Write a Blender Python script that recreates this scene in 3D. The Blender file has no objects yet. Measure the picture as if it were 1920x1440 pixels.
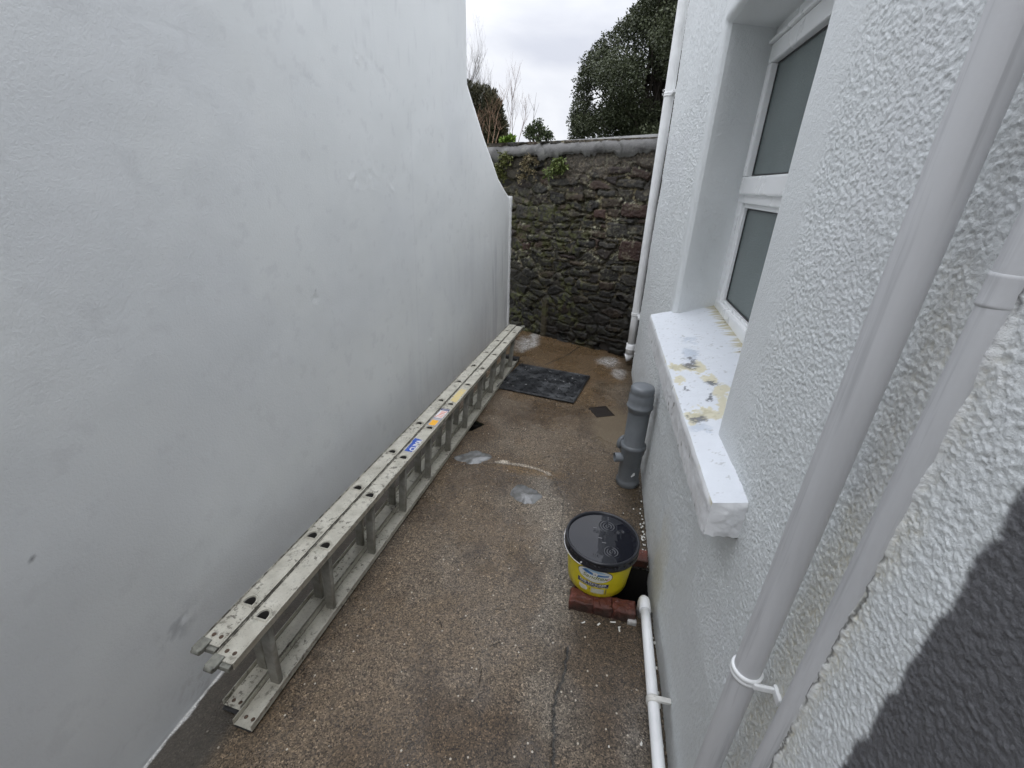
import bpy, bmesh, math, random
import numpy as np
from mathutils import Vector, Matrix
random.seed(7)
S = bpy.context.scene
COL = S.collection

# ------------------------------------------------------------------ camera
F = 808.6013
CAM = np.array([0.0, 0.0, 1.55])
MR = []
def _c(px, py): return np.array([px - 960.0, 720.0 - py, -F])
_Y = _c(1153, 350); _Y /= np.linalg.norm(_Y)
_Z = -_c(908, 2460); _Z /= np.linalg.norm(_Z)
_X = np.cross(_Y, _Z)
MR = np.array([_X, _Y, _Z])
cd = bpy.data.cameras.new('camera'); cam = bpy.data.objects.new('camera', cd); COL.objects.link(cam)
cd.sensor_width = 36; cd.sensor_fit = 'HORIZONTAL'; cd.lens = F / 1920 * 36
cd.clip_start = 0.02; cd.clip_end = 3000
cam.matrix_world = Matrix([list(MR[0]) + [CAM[0]], list(MR[1]) + [CAM[1]], list(MR[2]) + [CAM[2]], [0, 0, 0, 1]])
S.camera = cam

# ------------------------------------------------------------------ sky, sun, exposure
SUN_EL, SUN_ROT = math.radians(55), math.radians(178)
w = bpy.data.worlds.new('World'); S.world = w; w.use_nodes = True
wt = w.node_tree; wt.nodes.clear()
def wn(t): return wt.nodes.new(t)
wo = wn('ShaderNodeOutputWorld'); bg = wn('ShaderNodeBackground'); bg.inputs['Strength'].default_value = 0.1
sk = wn('ShaderNodeTexSky'); sk.sky_type = 'NISHITA'; sk.sun_disc = False; sk.sun_elevation = SUN_EL; sk.sun_rotation = SUN_ROT
tc = wn('ShaderNodeTexCoord'); mp = wn('ShaderNodeMapping'); mp.inputs['Scale'].default_value = (1.5, 1.5, 3.2)
nz = wn('ShaderNodeTexNoise'); nz.inputs['Scale'].default_value = 2.6; nz.inputs['Detail'].default_value = 6; nz.inputs['Roughness'].default_value = .5
nz.inputs['Distortion'].default_value = .25
rp = wn('ShaderNodeValToRGB'); rp.color_ramp.elements[0].position = .34; rp.color_ramp.elements[1].position = .66
rp.color_ramp.elements[0].color = (7.1, 7.4, 8.3, 1); rp.color_ramp.elements[1].color = (9.6, 9.8, 10.3, 1)
mx = wn('ShaderNodeMix'); mx.data_type = 'RGBA'; mx.inputs['Factor'].default_value = .97
wt.links.new(tc.outputs['Generated'], mp.inputs['Vector']); wt.links.new(mp.outputs['Vector'], nz.inputs['Vector'])
wt.links.new(nz.outputs['Fac'], rp.inputs['Fac'])
wt.links.new(sk.outputs['Color'], mx.inputs[6]); wt.links.new(rp.outputs['Color'], mx.inputs[7])
sx = wn('ShaderNodeSeparateXYZ'); wt.links.new(tc.outputs['Generated'], sx.inputs[0])
ma = wn('ShaderNodeMath'); ma.operation = 'MULTIPLY_ADD'; ma.use_clamp = False; ma.inputs[1].default_value = 2.8; ma.inputs[2].default_value = .90
mc_ = wn('ShaderNodeMath'); mc_.operation = 'MAXIMUM'; mc_.inputs[1].default_value = 0; wt.links.new(sx.outputs['Z'], mc_.inputs[0])
mpw = wn('ShaderNodeMath'); mpw.operation = 'POWER'; mpw.inputs[1].default_value = 2.6; wt.links.new(mc_.outputs[0], mpw.inputs[0]); wt.links.new(mpw.outputs[0], ma.inputs[0])
mm_ = wn('ShaderNodeMix'); mm_.data_type = 'RGBA'; mm_.blend_type = 'MULTIPLY'; mm_.inputs['Factor'].default_value = 1
wt.links.new(mx.outputs[2], mm_.inputs[6]); wt.links.new(ma.outputs[0], mm_.inputs[7])      # overcast: brighter overhead than near the horizon
wt.links.new(mm_.outputs[2], bg.inputs['Color']); wt.links.new(bg.outputs['Background'], wo.inputs['Surface'])
sl = bpy.data.lights.new('sun', 'SUN'); sl.energy = .5; sl.angle = math.radians(40); sl.color = (1, .97, .93)
so = bpy.data.objects.new('sun', sl); COL.objects.link(so)
_d = Vector((math.sin(SUN_ROT) * math.cos(SUN_EL), math.cos(SUN_ROT) * math.cos(SUN_EL), math.sin(SUN_EL)))
so.rotation_euler = _d.to_track_quat('Z', 'Y').to_euler(); so.location = (0, 0, 12)
S.view_settings.view_transform = 'Standard'; S.view_settings.look = 'None'
S.view_settings.exposure = 0.15; S.view_settings.gamma = 1; S.view_settings.use_curve_mapping = False
S.render.engine = 'CYCLES'
S.cycles.max_bounces = 12; S.cycles.diffuse_bounces = 10

# ------------------------------------------------------------------ helpers: geometry of the place
def ray(p): return MR @ _c(*p)
def at_z(p, z=0.0):
    r = ray(p); return CAM + r * ((z - CAM[2]) / r[2])
def at_y(p, y):
    r = ray(p); return CAM + r * (y / r[1])
def ss(a, b, x):
    t = np.clip((np.asarray(x, float) - a) / (b - a), 0, 1); return t * t * (3 - 2 * t)
def vn(x, y, sc, seed=0):
    """smooth value noise in 0..1, feature size sc"""
    x = np.asarray(x, float) / sc + 1000.37; y = np.asarray(y, float) / sc + 1000.71
    xi = np.floor(x).astype(np.int64); yi = np.floor(y).astype(np.int64); fx = x - xi; fy = y - yi
    fx = fx * fx * fx * (fx * (fx * 6 - 15) + 10); fy = fy * fy * fy * (fy * (fy * 6 - 15) + 10)
    def h(a, b):
        n = (a * 374761393 + b * 668265263 + seed * 974634777) & 0x7fffffff
        n = ((n ^ (n >> 13)) * 1274126177) & 0x7fffffff
        n = ((n ^ (n >> 15)) * 2246822519) & 0x7fffffff
        return ((n ^ (n >> 16)) & 0xffff) / 65535.0
    a = h(xi, yi); b = h(xi + 1, yi); c = h(xi, yi + 1); d = h(xi + 1, yi + 1)
    return (a * (1 - fx) + b * fx) * (1 - fy) + (c * (1 - fx) + d * fx) * fy
def fbm(x, y, sc, seed=0, o=4, g=.5):
    s = 0; a = 1; t = 0
    for k in range(o):
        s = s + a * vn(x, y, sc / 2 ** k, seed + k * 17); t += a; a *= g
    return s / t

# ------------------------------------------------------------------ helpers: objects
def link(name, me, mats=(), parent=None, smooth=False, loc=None):
    o = bpy.data.objects.new(name, me); COL.objects.link(o)
    for m in (mats if isinstance(mats, (list, tuple)) else [mats]):
        if m: me.materials.append(m)
    if parent: o.parent = parent
    if loc is not None: o.location = loc
    if smooth: me.polygons.foreach_set('use_smooth', [True] * len(me.polygons))
    return o
def empty(name, loc=(0, 0, 0)):
    o = bpy.data.objects.new(name, None); COL.objects.link(o); o.location = loc; o.empty_display_size = .1; return o
def tag(o, label=None, cat=None, group=None, kind=None):
    if label: o['label'] = label
    if cat: o['category'] = cat
    if group: o['group'] = group
    if kind: o['kind'] = kind
    return o
def bm_obj(name, bm, mats, parent=None, smooth=False, off=None):
    """off: world position of the parent's origin, subtracted so that coordinates may be given in world space"""
    if off is not None: bmesh.ops.translate(bm, verts=bm.verts, vec=-Vector(off))
    me = bpy.data.meshes.new(name); bm.to_mesh(me); bm.free(); return link(name, me, mats, parent, smooth)
def np_mesh(name, V, Fq, mats, parent=None, smooth=True, off=None, attrs=None, mi=None):
    V = np.asarray(V, np.float32).copy()
    if off is not None: V -= np.asarray(off, np.float32)
    Fq = np.asarray(Fq, np.int32); k = Fq.shape[1]
    me = bpy.data.meshes.new(name)
    me.vertices.add(len(V)); me.vertices.foreach_set('co', V.ravel())
    me.loops.add(Fq.size); me.loops.foreach_set('vertex_index', Fq.ravel())
    me.polygons.add(len(Fq)); me.polygons.foreach_set('loop_start', np.arange(0, Fq.size, k, dtype=np.int32))
    me.polygons.foreach_set('loop_total', np.full(len(Fq), k, np.int32))
    if mi is not None: me.polygons.foreach_set('material_index', np.asarray(mi, np.int32))
    me.update(calc_edges=True); me.validate()
    for nm, arr in (attrs or {}).items():
        arr = np.asarray(arr, np.float32)
        if arr.ndim == 1:
            a = me.attributes.new(nm, 'FLOAT', 'POINT'); a.data.foreach_set('value', arr)
        else:
            a = me.attributes.new(nm, 'FLOAT_COLOR', 'POINT'); a.data.foreach_set('color', np.c_[arr, np.ones(len(arr))].astype(np.float32).ravel())
    return link(name, me, mats, parent, smooth)
def grid_faces(nu, nv, keep=None, base=0, flip=False):
    i, j = np.meshgrid(np.arange(nu - 1), np.arange(nv - 1), indexing='ij')
    a = i * nv + j; f = np.stack([a, a + nv, a + nv + 1, a + 1], -1).reshape(-1, 4)
    if flip: f = f[:, ::-1]
    if keep is not None: f = f[keep.ravel()]
    return f + base
def box(bm, lo, hi, bev=0.0, seg=2, M=None):
    lo = Vector(lo); hi = Vector(hi)
    r = bmesh.ops.create_cube(bm, size=1)
    vs = r['verts']
    bmesh.ops.scale(bm, verts=vs, vec=hi - lo); bmesh.ops.translate(bm, verts=vs, vec=(lo + hi) / 2)
    if bev:
        es = list({e for v in vs for e in v.link_edges})
        r = bmesh.ops.bevel(bm, geom=es, offset=bev, segments=seg, profile=.6, affect='EDGES')
        vs = list({v for f in r['faces'] for v in f.verts} | {v for v in vs if v.is_valid})
    if M is not None: bmesh.ops.transform(bm, matrix=M, verts=vs)
    return vs
def tube(bm, pts, rad, seg=20, caps=True, M=None, closed=False):
    pts = [Vector(p) for p in pts]; n = len(pts)
    rad = [rad] * n if not hasattr(rad, '__len__') else rad
    rings = []; prev = None
    for i in range(n):
        if closed: t = (pts[(i + 1) % n] - pts[i - 1]).normalized()
        else: t = (pts[min(i + 1, n - 1)] - pts[max(i - 1, 0)]).normalized()
        if prev is None:
            a = Vector((0, 0, 1)) if abs(t.z) < .9 else Vector((1, 0, 0)); u = t.cross(a).normalized()
        else: u = (prev - t * prev.dot(t)).normalized()
        prev = u; v = t.cross(u)
        rings.append([bm.verts.new(pts[i] + (u * math.cos(k * 2 * math.pi / seg) + v * math.sin(k * 2 * math.pi / seg)) * rad[i]) for k in range(seg)])
    for i in range(n if closed else n - 1):
        a, b = rings[i], rings[(i + 1) % n]
        for k in range(seg):
            f = bm.faces.new((a[k], a[(k + 1) % seg], b[(k + 1) % seg], b[k])); f.smooth = True
    if caps and not closed:
        bm.faces.new(rings[0][::-1]); bm.faces.new(rings[-1])
    return rings
def lathe(bm, prof, cen=(0, 0), seg=48, close=False):
    rings = [[bm.verts.new((cen[0] + r * math.cos(k * 2 * math.pi / seg), cen[1] + r * math.sin(k * 2 * math.pi / seg), z)) for k in range(seg)] for r, z in prof]
    for a, b in zip(rings, rings[1:]):
        for k in range(seg):
            f = bm.faces.new((a[k], a[(k + 1) % seg], b[(k + 1) % seg], b[k])); f.smooth = True
    if close:
        bm.faces.new(rings[0][::-1]); bm.faces.new(rings[-1])
    return rings
def arc(c, a, b, n, e1, e2, r):
    c = Vector(c); e1 = Vector(e1); e2 = Vector(e2)
    return [c + (e1 * math.cos(a + (b - a) * i / n) + e2 * math.sin(a + (b - a) * i / n)) * r for i in range(n + 1)]

# ------------------------------------------------------------------ helpers: materials
class NM:
    def __init__(s, name):
        s.m = bpy.data.materials.new(name); s.m.use_nodes = True; s.t = s.m.node_tree; s.b = s.t.nodes['Principled BSDF']
        s.tc = None
    def n(s, t, **kw):
        x = s.t.nodes.new(t)
        for k, v in kw.items():
            if k.startswith('i_'):
                key = k[2:].replace('_', ' '); s.set(x.inputs[key], v)
            else: setattr(x, k, v)
        return x
    def set(s, sock, v):
        if hasattr(v, 'links') or hasattr(v, 'is_linked'): s.t.links.new(v, sock)
        elif hasattr(v, 'outputs'): s.t.links.new(v.outputs[0], sock)
        else: sock.default_value = v
    def P(s, **kw):
        for k, v in kw.items(): s.set(s.b.inputs[k.replace('_', ' ')], v)
    def co(s, scale=None):
        if s.tc is None: s.tc = s.n('ShaderNodeTexCoord').outputs['Object']
        if scale is None: return s.tc
        m = s.n('ShaderNodeMapping', i_Vector=s.tc); m.inputs['Scale'].default_value = scale; return m.outputs[0]
    def noise(s, sc, det=4, rough=.55, dist=0, vec=None):
        return s.n('ShaderNodeTexNoise', i_Vector=vec or s.co(), i_Scale=sc, i_Detail=det, i_Roughness=rough, i_Distortion=dist).outputs['Fac']
    def vor(s, sc, feat='F1', out='Distance', vec=None, rnd=1.0):
        return s.n('ShaderNodeTexVoronoi', feature=feat, i_Vector=vec or s.co(), i_Scale=sc, i_Randomness=rnd).outputs[out]
    def ramp(s, fac, stops, interp='LINEAR'):
        r = s.n('ShaderNodeValToRGB', i_Fac=fac); e = r.color_ramp; e.interpolation = interp
        while len(e.elements) < len(stops): e.elements.new(.5)
        for q, (p, c) in zip(e.elements, stops):
            q.position = p; q.color = (c, c, c, 1) if not hasattr(c, '__len__') else tuple(c) + (1,)
        return r.outputs[0]
    def mix(s, a, b, fac, mode='MIX'):
        x = s.n('ShaderNodeMix', data_type='RGBA', blend_type=mode)
        s.set(x.inputs[0], fac)
        for sk, v in ((x.inputs[6], a), (x.inputs[7], b)): s.set(sk, v if not isinstance(v, tuple) else tuple(v) + (1,))
        return x.outputs[2]
    def math(s, op, a, b=0.0, c=None):
        x = s.n('ShaderNodeMath', operation=op); s.set(x.inputs[0], a); s.set(x.inputs[1], b)
        if c is not None: s.set(x.inputs[2], c)
        return x.outputs[0]
    def attr(s, nm, out='Color'): return s.n('ShaderNodeAttribute', attribute_name=nm).outputs[out]
    def bump(s, h, dist=.002, strength=1.0, nrm=None):
        b = s.n('ShaderNodeBump', i_Height=h, i_Distance=dist, i_Strength=strength)
        if nrm is not None: s.set(b.inputs['Normal'], nrm)
        s.t.links.new(b.outputs[0], s.b.inputs['Normal']); return b.outputs[0]
def plain(name, col, rough=.5, metal=0, var=.08, sc=30, bump=0, spec=.5):
    m = NM(name); n = m.noise(sc, 5)
    dark = tuple(c * (1 - var * 2) for c in col)
    m.P(Base_Color=m.mix(dark, tuple(min(1, c * (1 + var)) for c in col), m.ramp(n, [(.3, 0), (.7, 1)])), Metallic=metal)
    m.P(Roughness=m.math('MULTIPLY_ADD', n, .25, rough - .12)); m.b.inputs['Specular IOR Level'].default_value = spec
    if bump: m.bump(n, bump)
    return m.m

# ------------------------------------------------------------------ terrain beyond the walls
m = NM('grass_earth'); n1 = m.noise(.6, 6); n2 = m.noise(12, 4)
m.P(Base_Color=m.mix(m.mix((.05, .07, .025), (.10, .09, .05), m.ramp(n1, [(.4, 0), (.65, 1)])), (.03, .04, .015), n2), Roughness=.95); m.bump(n2, .03)
bm = bmesh.new()
R = 900
rr = [0, 6, 15, 40, 120, 350, R]
cen = bm.verts.new((0, 4, -.3)); prev = None
for r in rr[1:]:
    ring = [bm.verts.new((r * math.cos(a * math.pi / 24), 4 + r * math.sin(a * math.pi / 24), -.3)) for a in range(48)]
    for k in range(48):
        if prev is None: bm.faces.new((cen, ring[k], ring[(k + 1) % 48]))
        else: bm.faces.new((prev[k], ring[k], ring[(k + 1) % 48], prev[(k + 1) % 48]))
    prev = ring
tag(bm_obj('terrain', bm, m.m), 'open grassy ground beyond the old stone wall', 'ground', kind='structure')

# ------------------------------------------------------------------ the concrete yard
HOLE1 = (.165, .345, 1.29, 1.50)
HOLE2 = [tuple(at_z(p)[:2]) for p in [(880, 797), (893, 789), (909, 797), (884, 809), (868, 808)]]
def in_poly(x, y, poly):
    ins = np.zeros(np.shape(x), bool); j = len(poly) - 1
    for i in range(len(poly)):
        xi, yi = poly[i]; xj, yj = poly[j]
        c = ((yi > y) != (yj > y)) & (x < (xj - xi) * (y - yi) / (yj - yi + 1e-12) + xi); ins ^= c; j = i
    return ins
def seg_dist(x, y, pts):
    d = np.full(np.shape(x), 9.0)
    for (x0, y0), (x1, y1) in zip(pts, pts[1:]):
        dx, dy = x1 - x0, y1 - y0; t = np.clip(((x - x0) * dx + (y - y0) * dy) / (dx * dx + dy * dy), 0, 1)
        d = np.minimum(d, np.hypot(x - x0 - t * dx, y - y0 - t * dy))
    return d
def pix(*pts): return [tuple(at_z(p)[:2]) for p in pts]
def blob(x, y, pxc, rx, ry, soft=.5, seed=0, warp=.5, ang=0):
    cx, cy = at_z(pxc)[:2]; dx, dy = x - cx, y - cy
    if ang: dx, dy = dx * math.cos(ang) + dy * math.sin(ang), -dx * math.sin(ang) + dy * math.cos(ang)
    d = np.hypot(dx / rx, dy / ry) + (fbm(x, y, .09, seed, 4, .6) - .5) * 2 * warp
    return 1 - ss(1 - soft, 1 + soft, d)
xs = np.unique(np.round(np.r_[-1.7, -1.4, np.arange(-1.16, .3601, .005), .45, .8, 1.4, 2.2], 4))
ys = np.unique(np.round(np.r_[-5, -3, -1, np.arange(0, .35, .05), np.arange(.35, 2.2, .005), np.arange(2.2, 5.2, .008), 5.6], 4))
Xg, Yg = np.meshgrid(xs, ys, indexing='ij'); x = Xg.ravel(); y = Yg.ravel()
A = lambda *c: np.array(c)
n1 = fbm(x, y, .55, 1, 5); n2 = fbm(x, y, .16, 2, 5, .6); n3 = fbm(x, y, .03, 3, 3, .6)
colr = np.outer(np.ones_like(x), A(.150, .112, .074))
def lay(col, mask, k=1.0):
    global colr
    mm = np.clip(mask * k, 0, 1)[:, None]; colr = colr * (1 - mm) + np.array(col) * mm
lay((.095, .066, .040), ss(.42, .62, n1))
lay((.165, .132, .098), ss(.50, .66, fbm(x, y, .4, 12, 5)), .7)
lay((.075, .054, .036), ss(.56, .70, fbm(x, y * .5, .13, 13, 5, .6)), .6)
lay((.18, .148, .112), ss(.5, .75, n2), .5)
lay((.10, .078, .056), ss(.55, .8, fbm(x, y, .28, 9, 4)), .5)
# far area: browner, smoother
lay((.15, .10, .055), ss(2.7, 3.3, y) * ss(.3, .6, fbm(x, y, .4, 21, 4)), .8)
# warm rust streaks beyond the old slab edge
lay((.18, .115, .052), blob(x, y, (1000, 885), .16, .05, .5, 31, .6), .6)
lay((.17, .11, .055), blob(x, y, (1080, 640), .35, .22, .6, 32, .6), .45)
# pale worn band down the middle
mid = seg_dist(x, y, pix((1010, 900), (1045, 1000), (1055, 1100), (1050, 1220), (1052, 1330)))
lay((.215, .196, .168), (1 - ss(.02, .14, mid + (n2 - .5) * .2)) , .6)
lay((.27, .235, .19), blob(x, y, (985, 950), .22, .12, .7, 33, .7), .4)
lay((.22, .21, .195), blob(x, y, (1192, 1380), .06, .2, .7, 34, .7), .55)
# dark damp strip by the right wall and darker brown patch around the tub
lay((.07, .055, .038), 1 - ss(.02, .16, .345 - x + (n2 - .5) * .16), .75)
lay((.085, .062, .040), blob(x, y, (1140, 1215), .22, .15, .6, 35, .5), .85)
lay((.095, .070, .046), blob(x, y, (1120, 900), .22, .3, .6, 36, .5), .55)
# smooth mortar patch round the little drain cover
lay((.18, .14, .09), blob(x, y, (1150, 800), .16, .26, .35, 37, .35), .8)
# smooth dark strip at the foot of the left wall
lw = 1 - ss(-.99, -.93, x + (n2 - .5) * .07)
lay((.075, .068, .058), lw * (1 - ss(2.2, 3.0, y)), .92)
lay((.09, .075, .06), blob(x, y, (700, 1010), .12, .5, .6, 38, .5, .06), .5)
# pale sky reflection on wet ground put into the colour; paint along left wall
sky_sheen = np.maximum.reduce([blob(x, y, (990, 643), .10, .22, .6, 41, .6), blob(x, y, (1003, 630), .05, .12, .6, 45, .6), blob(x, y, (1142, 678), .11, .12, .6, 42, .6), .7 * blob(x, y, (1160, 700), .06, .1, .6, 44, .6)])
lay((.62, .62, .62), sky_sheen * (.55 + .45 * ss(.35, .6, n3)), .8)
lay((.55, .50, .42), blob(x, y, (945, 866), .03, .02, .3, 43, .6), .8)
lay((.5, .45, .38), (1 - ss(.004, .016, seg_dist(x, y, pix((930, 866), (980, 872), (1010, 880), (1030, 889))) + (n3 - .5) * .02)), .55)
lay((.62, .63, .64), 1 - ss(.001, .007, x + 1.130 + (fbm(y, y * 0, .06, 46, 4) - .5) * .022))
lay((.080, .056, .034), blob(x, y, (1130, 1290), .16, .22, .6, 39, .6), .7)
colr *= np.array((.86, .84, .80))
# joints and cracks
def crack_pts(*p):
    q = pix(*p); out = []
    for (a, b) in zip(q, q[1:]):
        for k in range(6):
            t = k / 6; out.append((a[0] + (b[0] - a[0]) * t + random.uniform(-.006, .006), a[1] + (b[1] - a[1]) * t))
    out.append(q[-1]); return out
cr1 = seg_dist(x, y, crack_pts((1066, 1215), (1058, 1270), (1042, 1310), (1036, 1350), (1041, 1390), (1036, 1440), (1030, 1500)))
cr2 = seg_dist(x, y, crack_pts((1058, 930), (1053, 1000), (1050, 1090)))
cr3 = seg_dist(x, y, crack_pts((1022, 683), (1050, 672), (1068, 662), (1085, 650)))
cr4 = seg_dist(x, y, crack_pts((1090, 700), (1120, 690), (1150, 700)))
step = seg_dist(x, y, crack_pts((850, 872), (900, 868), (940, 868), (1000, 878), (1036, 892), (1056, 930)))
crm = np.maximum.reduce([1 - ss(.0030, .0072, cr1), .45 * (1 - ss(.001, .006, cr2)), .95 * (1 - ss(.002, .010, cr3)), .5 * (1 - ss(.001, .008, cr4)), .5 * (1 - ss(.001, .008, step))])
lay((.03, .03, .028), crm, .9)
lay((.02, .02, .02), (1 - ss(-.006, .004, np.abs(x - .25) - .115 + (n3 - .5) * .01)) * (1 - ss(-.006, .004, np.abs(y - 1.395) - .125)), .8)
gz = (n1 - .5) * .012 + (n2 - .5) * .003 + (n3 - .5) * .0015 - crm * .004
gz += .006 * ss(-.01, .01, (y - 2.30) - .12 * np.sin(x * 3)) * 0
gz *= ss(.0, .05, np.abs(x + 1.2))
wet = np.clip(ss(.4, .62, fbm(x, y, .22, 61, 5, .6)) * .8 + ss(2.6, 3.4, y) * .45 + sky_sheen * .6, 0, 1)
smo = np.clip(np.maximum(blob(x, y, (1150, 800), .16, .26, .35, 37, .35), lw * .8), 0, 1)
V = np.c_[x, y, gz]
cx = (Xg[:-1, :-1] + Xg[1:, 1:]) / 2; cy = (Yg[:-1, :-1] + Yg[1:, 1:]) / 2
keep = ~((cx > HOLE1[0]) & (cx < HOLE1[1]) & (cy > HOLE1[2]) & (cy < HOLE1[3])) & ~in_poly(cx, cy, HOLE2)
m = NM('wet_aggregate_concrete')
base = m.attr('col')
smf = m.attr('smo', 'Fac'); wf = m.attr('wet', 'Fac')
cell = m.vor(270, out='Color'); cellv = m.n('ShaderNodeSeparateColor', i_Color=cell)
sp = m.ramp(cellv.outputs[0], [(0, .22), (.18, .45), (.40, .85), (.75, 1.2), (.93, 1.65), (1, 2.4)])
cell2 = m.n('ShaderNodeSeparateColor', i_Color=m.vor(130, out='Color')); sp2 = m.ramp(cell2.outputs[1], [(0, .35), (.12, .8), (.3, 1.0), (.82, 1.08), (.95, 1.4), (1, 2.0)])
cell3 = m.n('ShaderNodeSeparateColor', i_Color=m.vor(60, out='Color')); 
pebble = m.math('MULTIPLY', m.ramp(m.vor(60), [(.16, 1), (.24, 0)]), m.ramp(cell3.outputs[0], [(.93, 0), (.96, 1)]))
spm = m.mix(m.mix((1, 1, 1), sp, .75), m.mix(sp2, (1, 1, 1), .4), .5, 'MULTIPLY')
spm = m.mix(sp, sp2, .75, 'MULTIPLY')
spm = m.mix(spm, m.mix((.75, .75, .75), (1.1, 1.1, 1.1), m.noise(90, 3)), m.math('MULTIPLY', smf, .85))
c = m.mix(base, spm, 1.0, 'MULTIPLY')
c = m.mix(c, (.62, .56, .46), m.math('MULTIPLY', pebble, m.math('SUBTRACT', .75, m.math('MULTIPLY', smf, .6))))
m.P(Base_Color=c)
m.P(Roughness=m.math('SUBTRACT', .58, m.math('MULTIPLY', wf, .40)))
m.b.inputs['Specular IOR Level'].default_value = .45
hh = m.math('ADD', m.math('MULTIPLY', m.vor(210), -.5), m.math('MULTIPLY', m.noise(160, 4, .65), .8))
m.bump(hh, .0028, .8)
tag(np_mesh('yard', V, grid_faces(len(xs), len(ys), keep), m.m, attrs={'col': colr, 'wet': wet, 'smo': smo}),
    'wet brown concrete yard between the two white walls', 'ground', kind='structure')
# pits under the two openings
pit = plain('black_pit', (.012, .011, .010), .8)  # pit sides and floor share a near-black colour
bm = bmesh.new()
def pit_mesh(poly, z0, z1):
    a = [bm.verts.new((p[0], p[1], z0)) for p in poly]; b = [bm.verts.new((p[0], p[1], z1)) for p in poly]
    for k in range(len(a)): bm.faces.new((a[k], a[(k + 1) % len(a)], b[(k + 1) % len(a)], b[k]))
    bm.faces.new(b)
h = HOLE1; pit_mesh([(h[0] - .004, h[2] - .004), (h[1] + .004, h[2] - .004), (h[1] + .004, h[3] + .004), (h[0] - .004, h[3] + .004)], -.006, -.25)
pit_mesh([(px_ + (px_ + .6) * .1, py_) for px_, py_ in HOLE2], -.008, -.2)
tag(bm_obj('drain_pit', bm, pit), 'dark open drain pits sunk into the concrete', 'drain', kind='structure')

# puddles
def puddle(pxs, seed, mat, label):
    pts = np.array([at_z(p)[:2] for p in pxs]); c = pts.mean(0); bm = bmesh.new(); N = 80
    ang = np.arctan2(pts[:, 1] - c[1], pts[:, 0] - c[0]); rad = np.hypot(*(pts - c).T); o = np.argsort(ang)
    a = np.linspace(-np.pi, np.pi, N, endpoint=False)
    r = np.interp(a, np.r_[ang[o] - 2 * np.pi, ang[o], ang[o] + 2 * np.pi], np.r_[rad[o], rad[o], rad[o]])
    r *= .82 + .36 * vn(np.cos(a) * 1.0 + seed, np.sin(a), .45, seed)
    ctr = bm.verts.new((0, 0, .0115)); R1 = []; R2 = []
    for k in range(N):
        R1.append(bm.verts.new((r[k] * .9 * math.cos(a[k]), r[k] * .9 * math.sin(a[k]), .0112))); R2.append(bm.verts.new((r[k] * math.cos(a[k]), r[k] * math.sin(a[k]), .003)))
    for k in range(N):
        bm.faces.new((ctr, R1[k], R1[(k + 1) % N])); f = bm.faces.new((R1[k], R2[k], R2[(k + 1) % N], R1[(k + 1) % N]))
    for f in bm.faces: f.smooth = True
    o = bm_obj('puddle', bm, mat); o.location = (c[0], c[1], -.006); return tag(o, label, 'puddle', kind='structure')
m = NM('milky_puddle_water'); m.P(Base_Color=m.mix((.11, .107, .10), (.22, .225, .225), m.ramp(m.noise(22, 5), [(.35, 0), (.65, 1)])), Roughness=.12); m.bump(m.noise(60, 2), .0006)
puddle([(852, 858), (875, 848), (905, 850), (925, 858), (905, 866), (870, 868)], 3, m.m, 'milky puddle lying by the foot of the ladder')
puddle([(958, 928), (970, 910), (990, 915), (1015, 930), (1005, 942), (975, 944)], 5, m.m, 'milky puddle in the middle of the concrete yard')

# ------------------------------------------------------------------ left white wall
def wall_x(y): return -1.133 + .165 * ss(3.55, 4.75, y) ** 1.2
def on_left(p):
    r = ray(p); t = 3.5 / r[1]
    for _ in range(40): t = wall_x(r[1] * t) / r[0] if r[0] else t
    return CAM + r * t
prof = [on_left(p) for p in [(873, -60), (873, 0), (875, 157), (882, 180), (890, 204), (898, 229), (906, 254), (920, 294), (934, 335), (947, 357), (953, 367), (957, 370)]]
yend = prof[-1][1]
py = np.array([p[1] for p in prof[2:]]); pz = np.array([p[2] for p in prof[2:]])
YE, ZT = py[0], 2.85
def top_z(y): return np.where(y <= YE, ZT, np.interp(y, py, pz))
ysl = np.unique(np.round(np.r_[-4, -2, -1, -.5, np.arange(0, 2.4, .010), np.arange(2.4, YE, .012), YE, np.arange(YE + .002, yend, .012), yend], 4))
vs_ = np.unique(np.round(np.r_[np.linspace(0, .72, 230), np.linspace(.72, 1, 20)], 4))
Yg, Vg = np.meshgrid(ysl, vs_, indexing='ij')
# rows: below the slope start the grid is squeezed under the sloping top
Tz = np.where(Yg <= YE + 1e-6, ZT, top_z(Yg)); z0 = -.03
Zg = z0 + (Tz - z0) * Vg
y = Yg.ravel(); z = Zg.ravel()
hgt = (fbm(y, z, .7, 71, 3) - .5) * .014 + (fbm(y, z, .13, 72, 3) - .5) * .0022
def lpt(p): q = on_left(p); return q[1], q[2]
for (p, r, a) in [((345, 1170), .04, .0035), ((590, 552), .035, .006), ((805, 640), .05, .006), ((812, 690), .05, .006), ((690, 80), .07, .005), ((668, 98), .05, .006), ((735, 345), .05, .006), ((690, 320), .09, .004), ((515, 660), .02, .005), ((660, 340), .04, .005), ((388, 857), .02, .005), ((30, 560), .03, .003)]:
    cy_, cz_ = lpt(p); d = np.hypot(y - cy_, z - cz_) / r
    hgt += np.exp(-d * d) * (fbm(y, z, .02, 80, 3, .7) - .5) * a * 1.5
ck = [lpt(p) for p in [(770, 210), (775, 400), (781, 560), (788, 700), (796, 860)]]
dk = seg_dist(y + (vn(z, z, .05, 90) - .5) * .008, z, ck); lineh = 1 - ss(.002, .014, dk)
hgt -= lineh * .0007
crk_ = []
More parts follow.
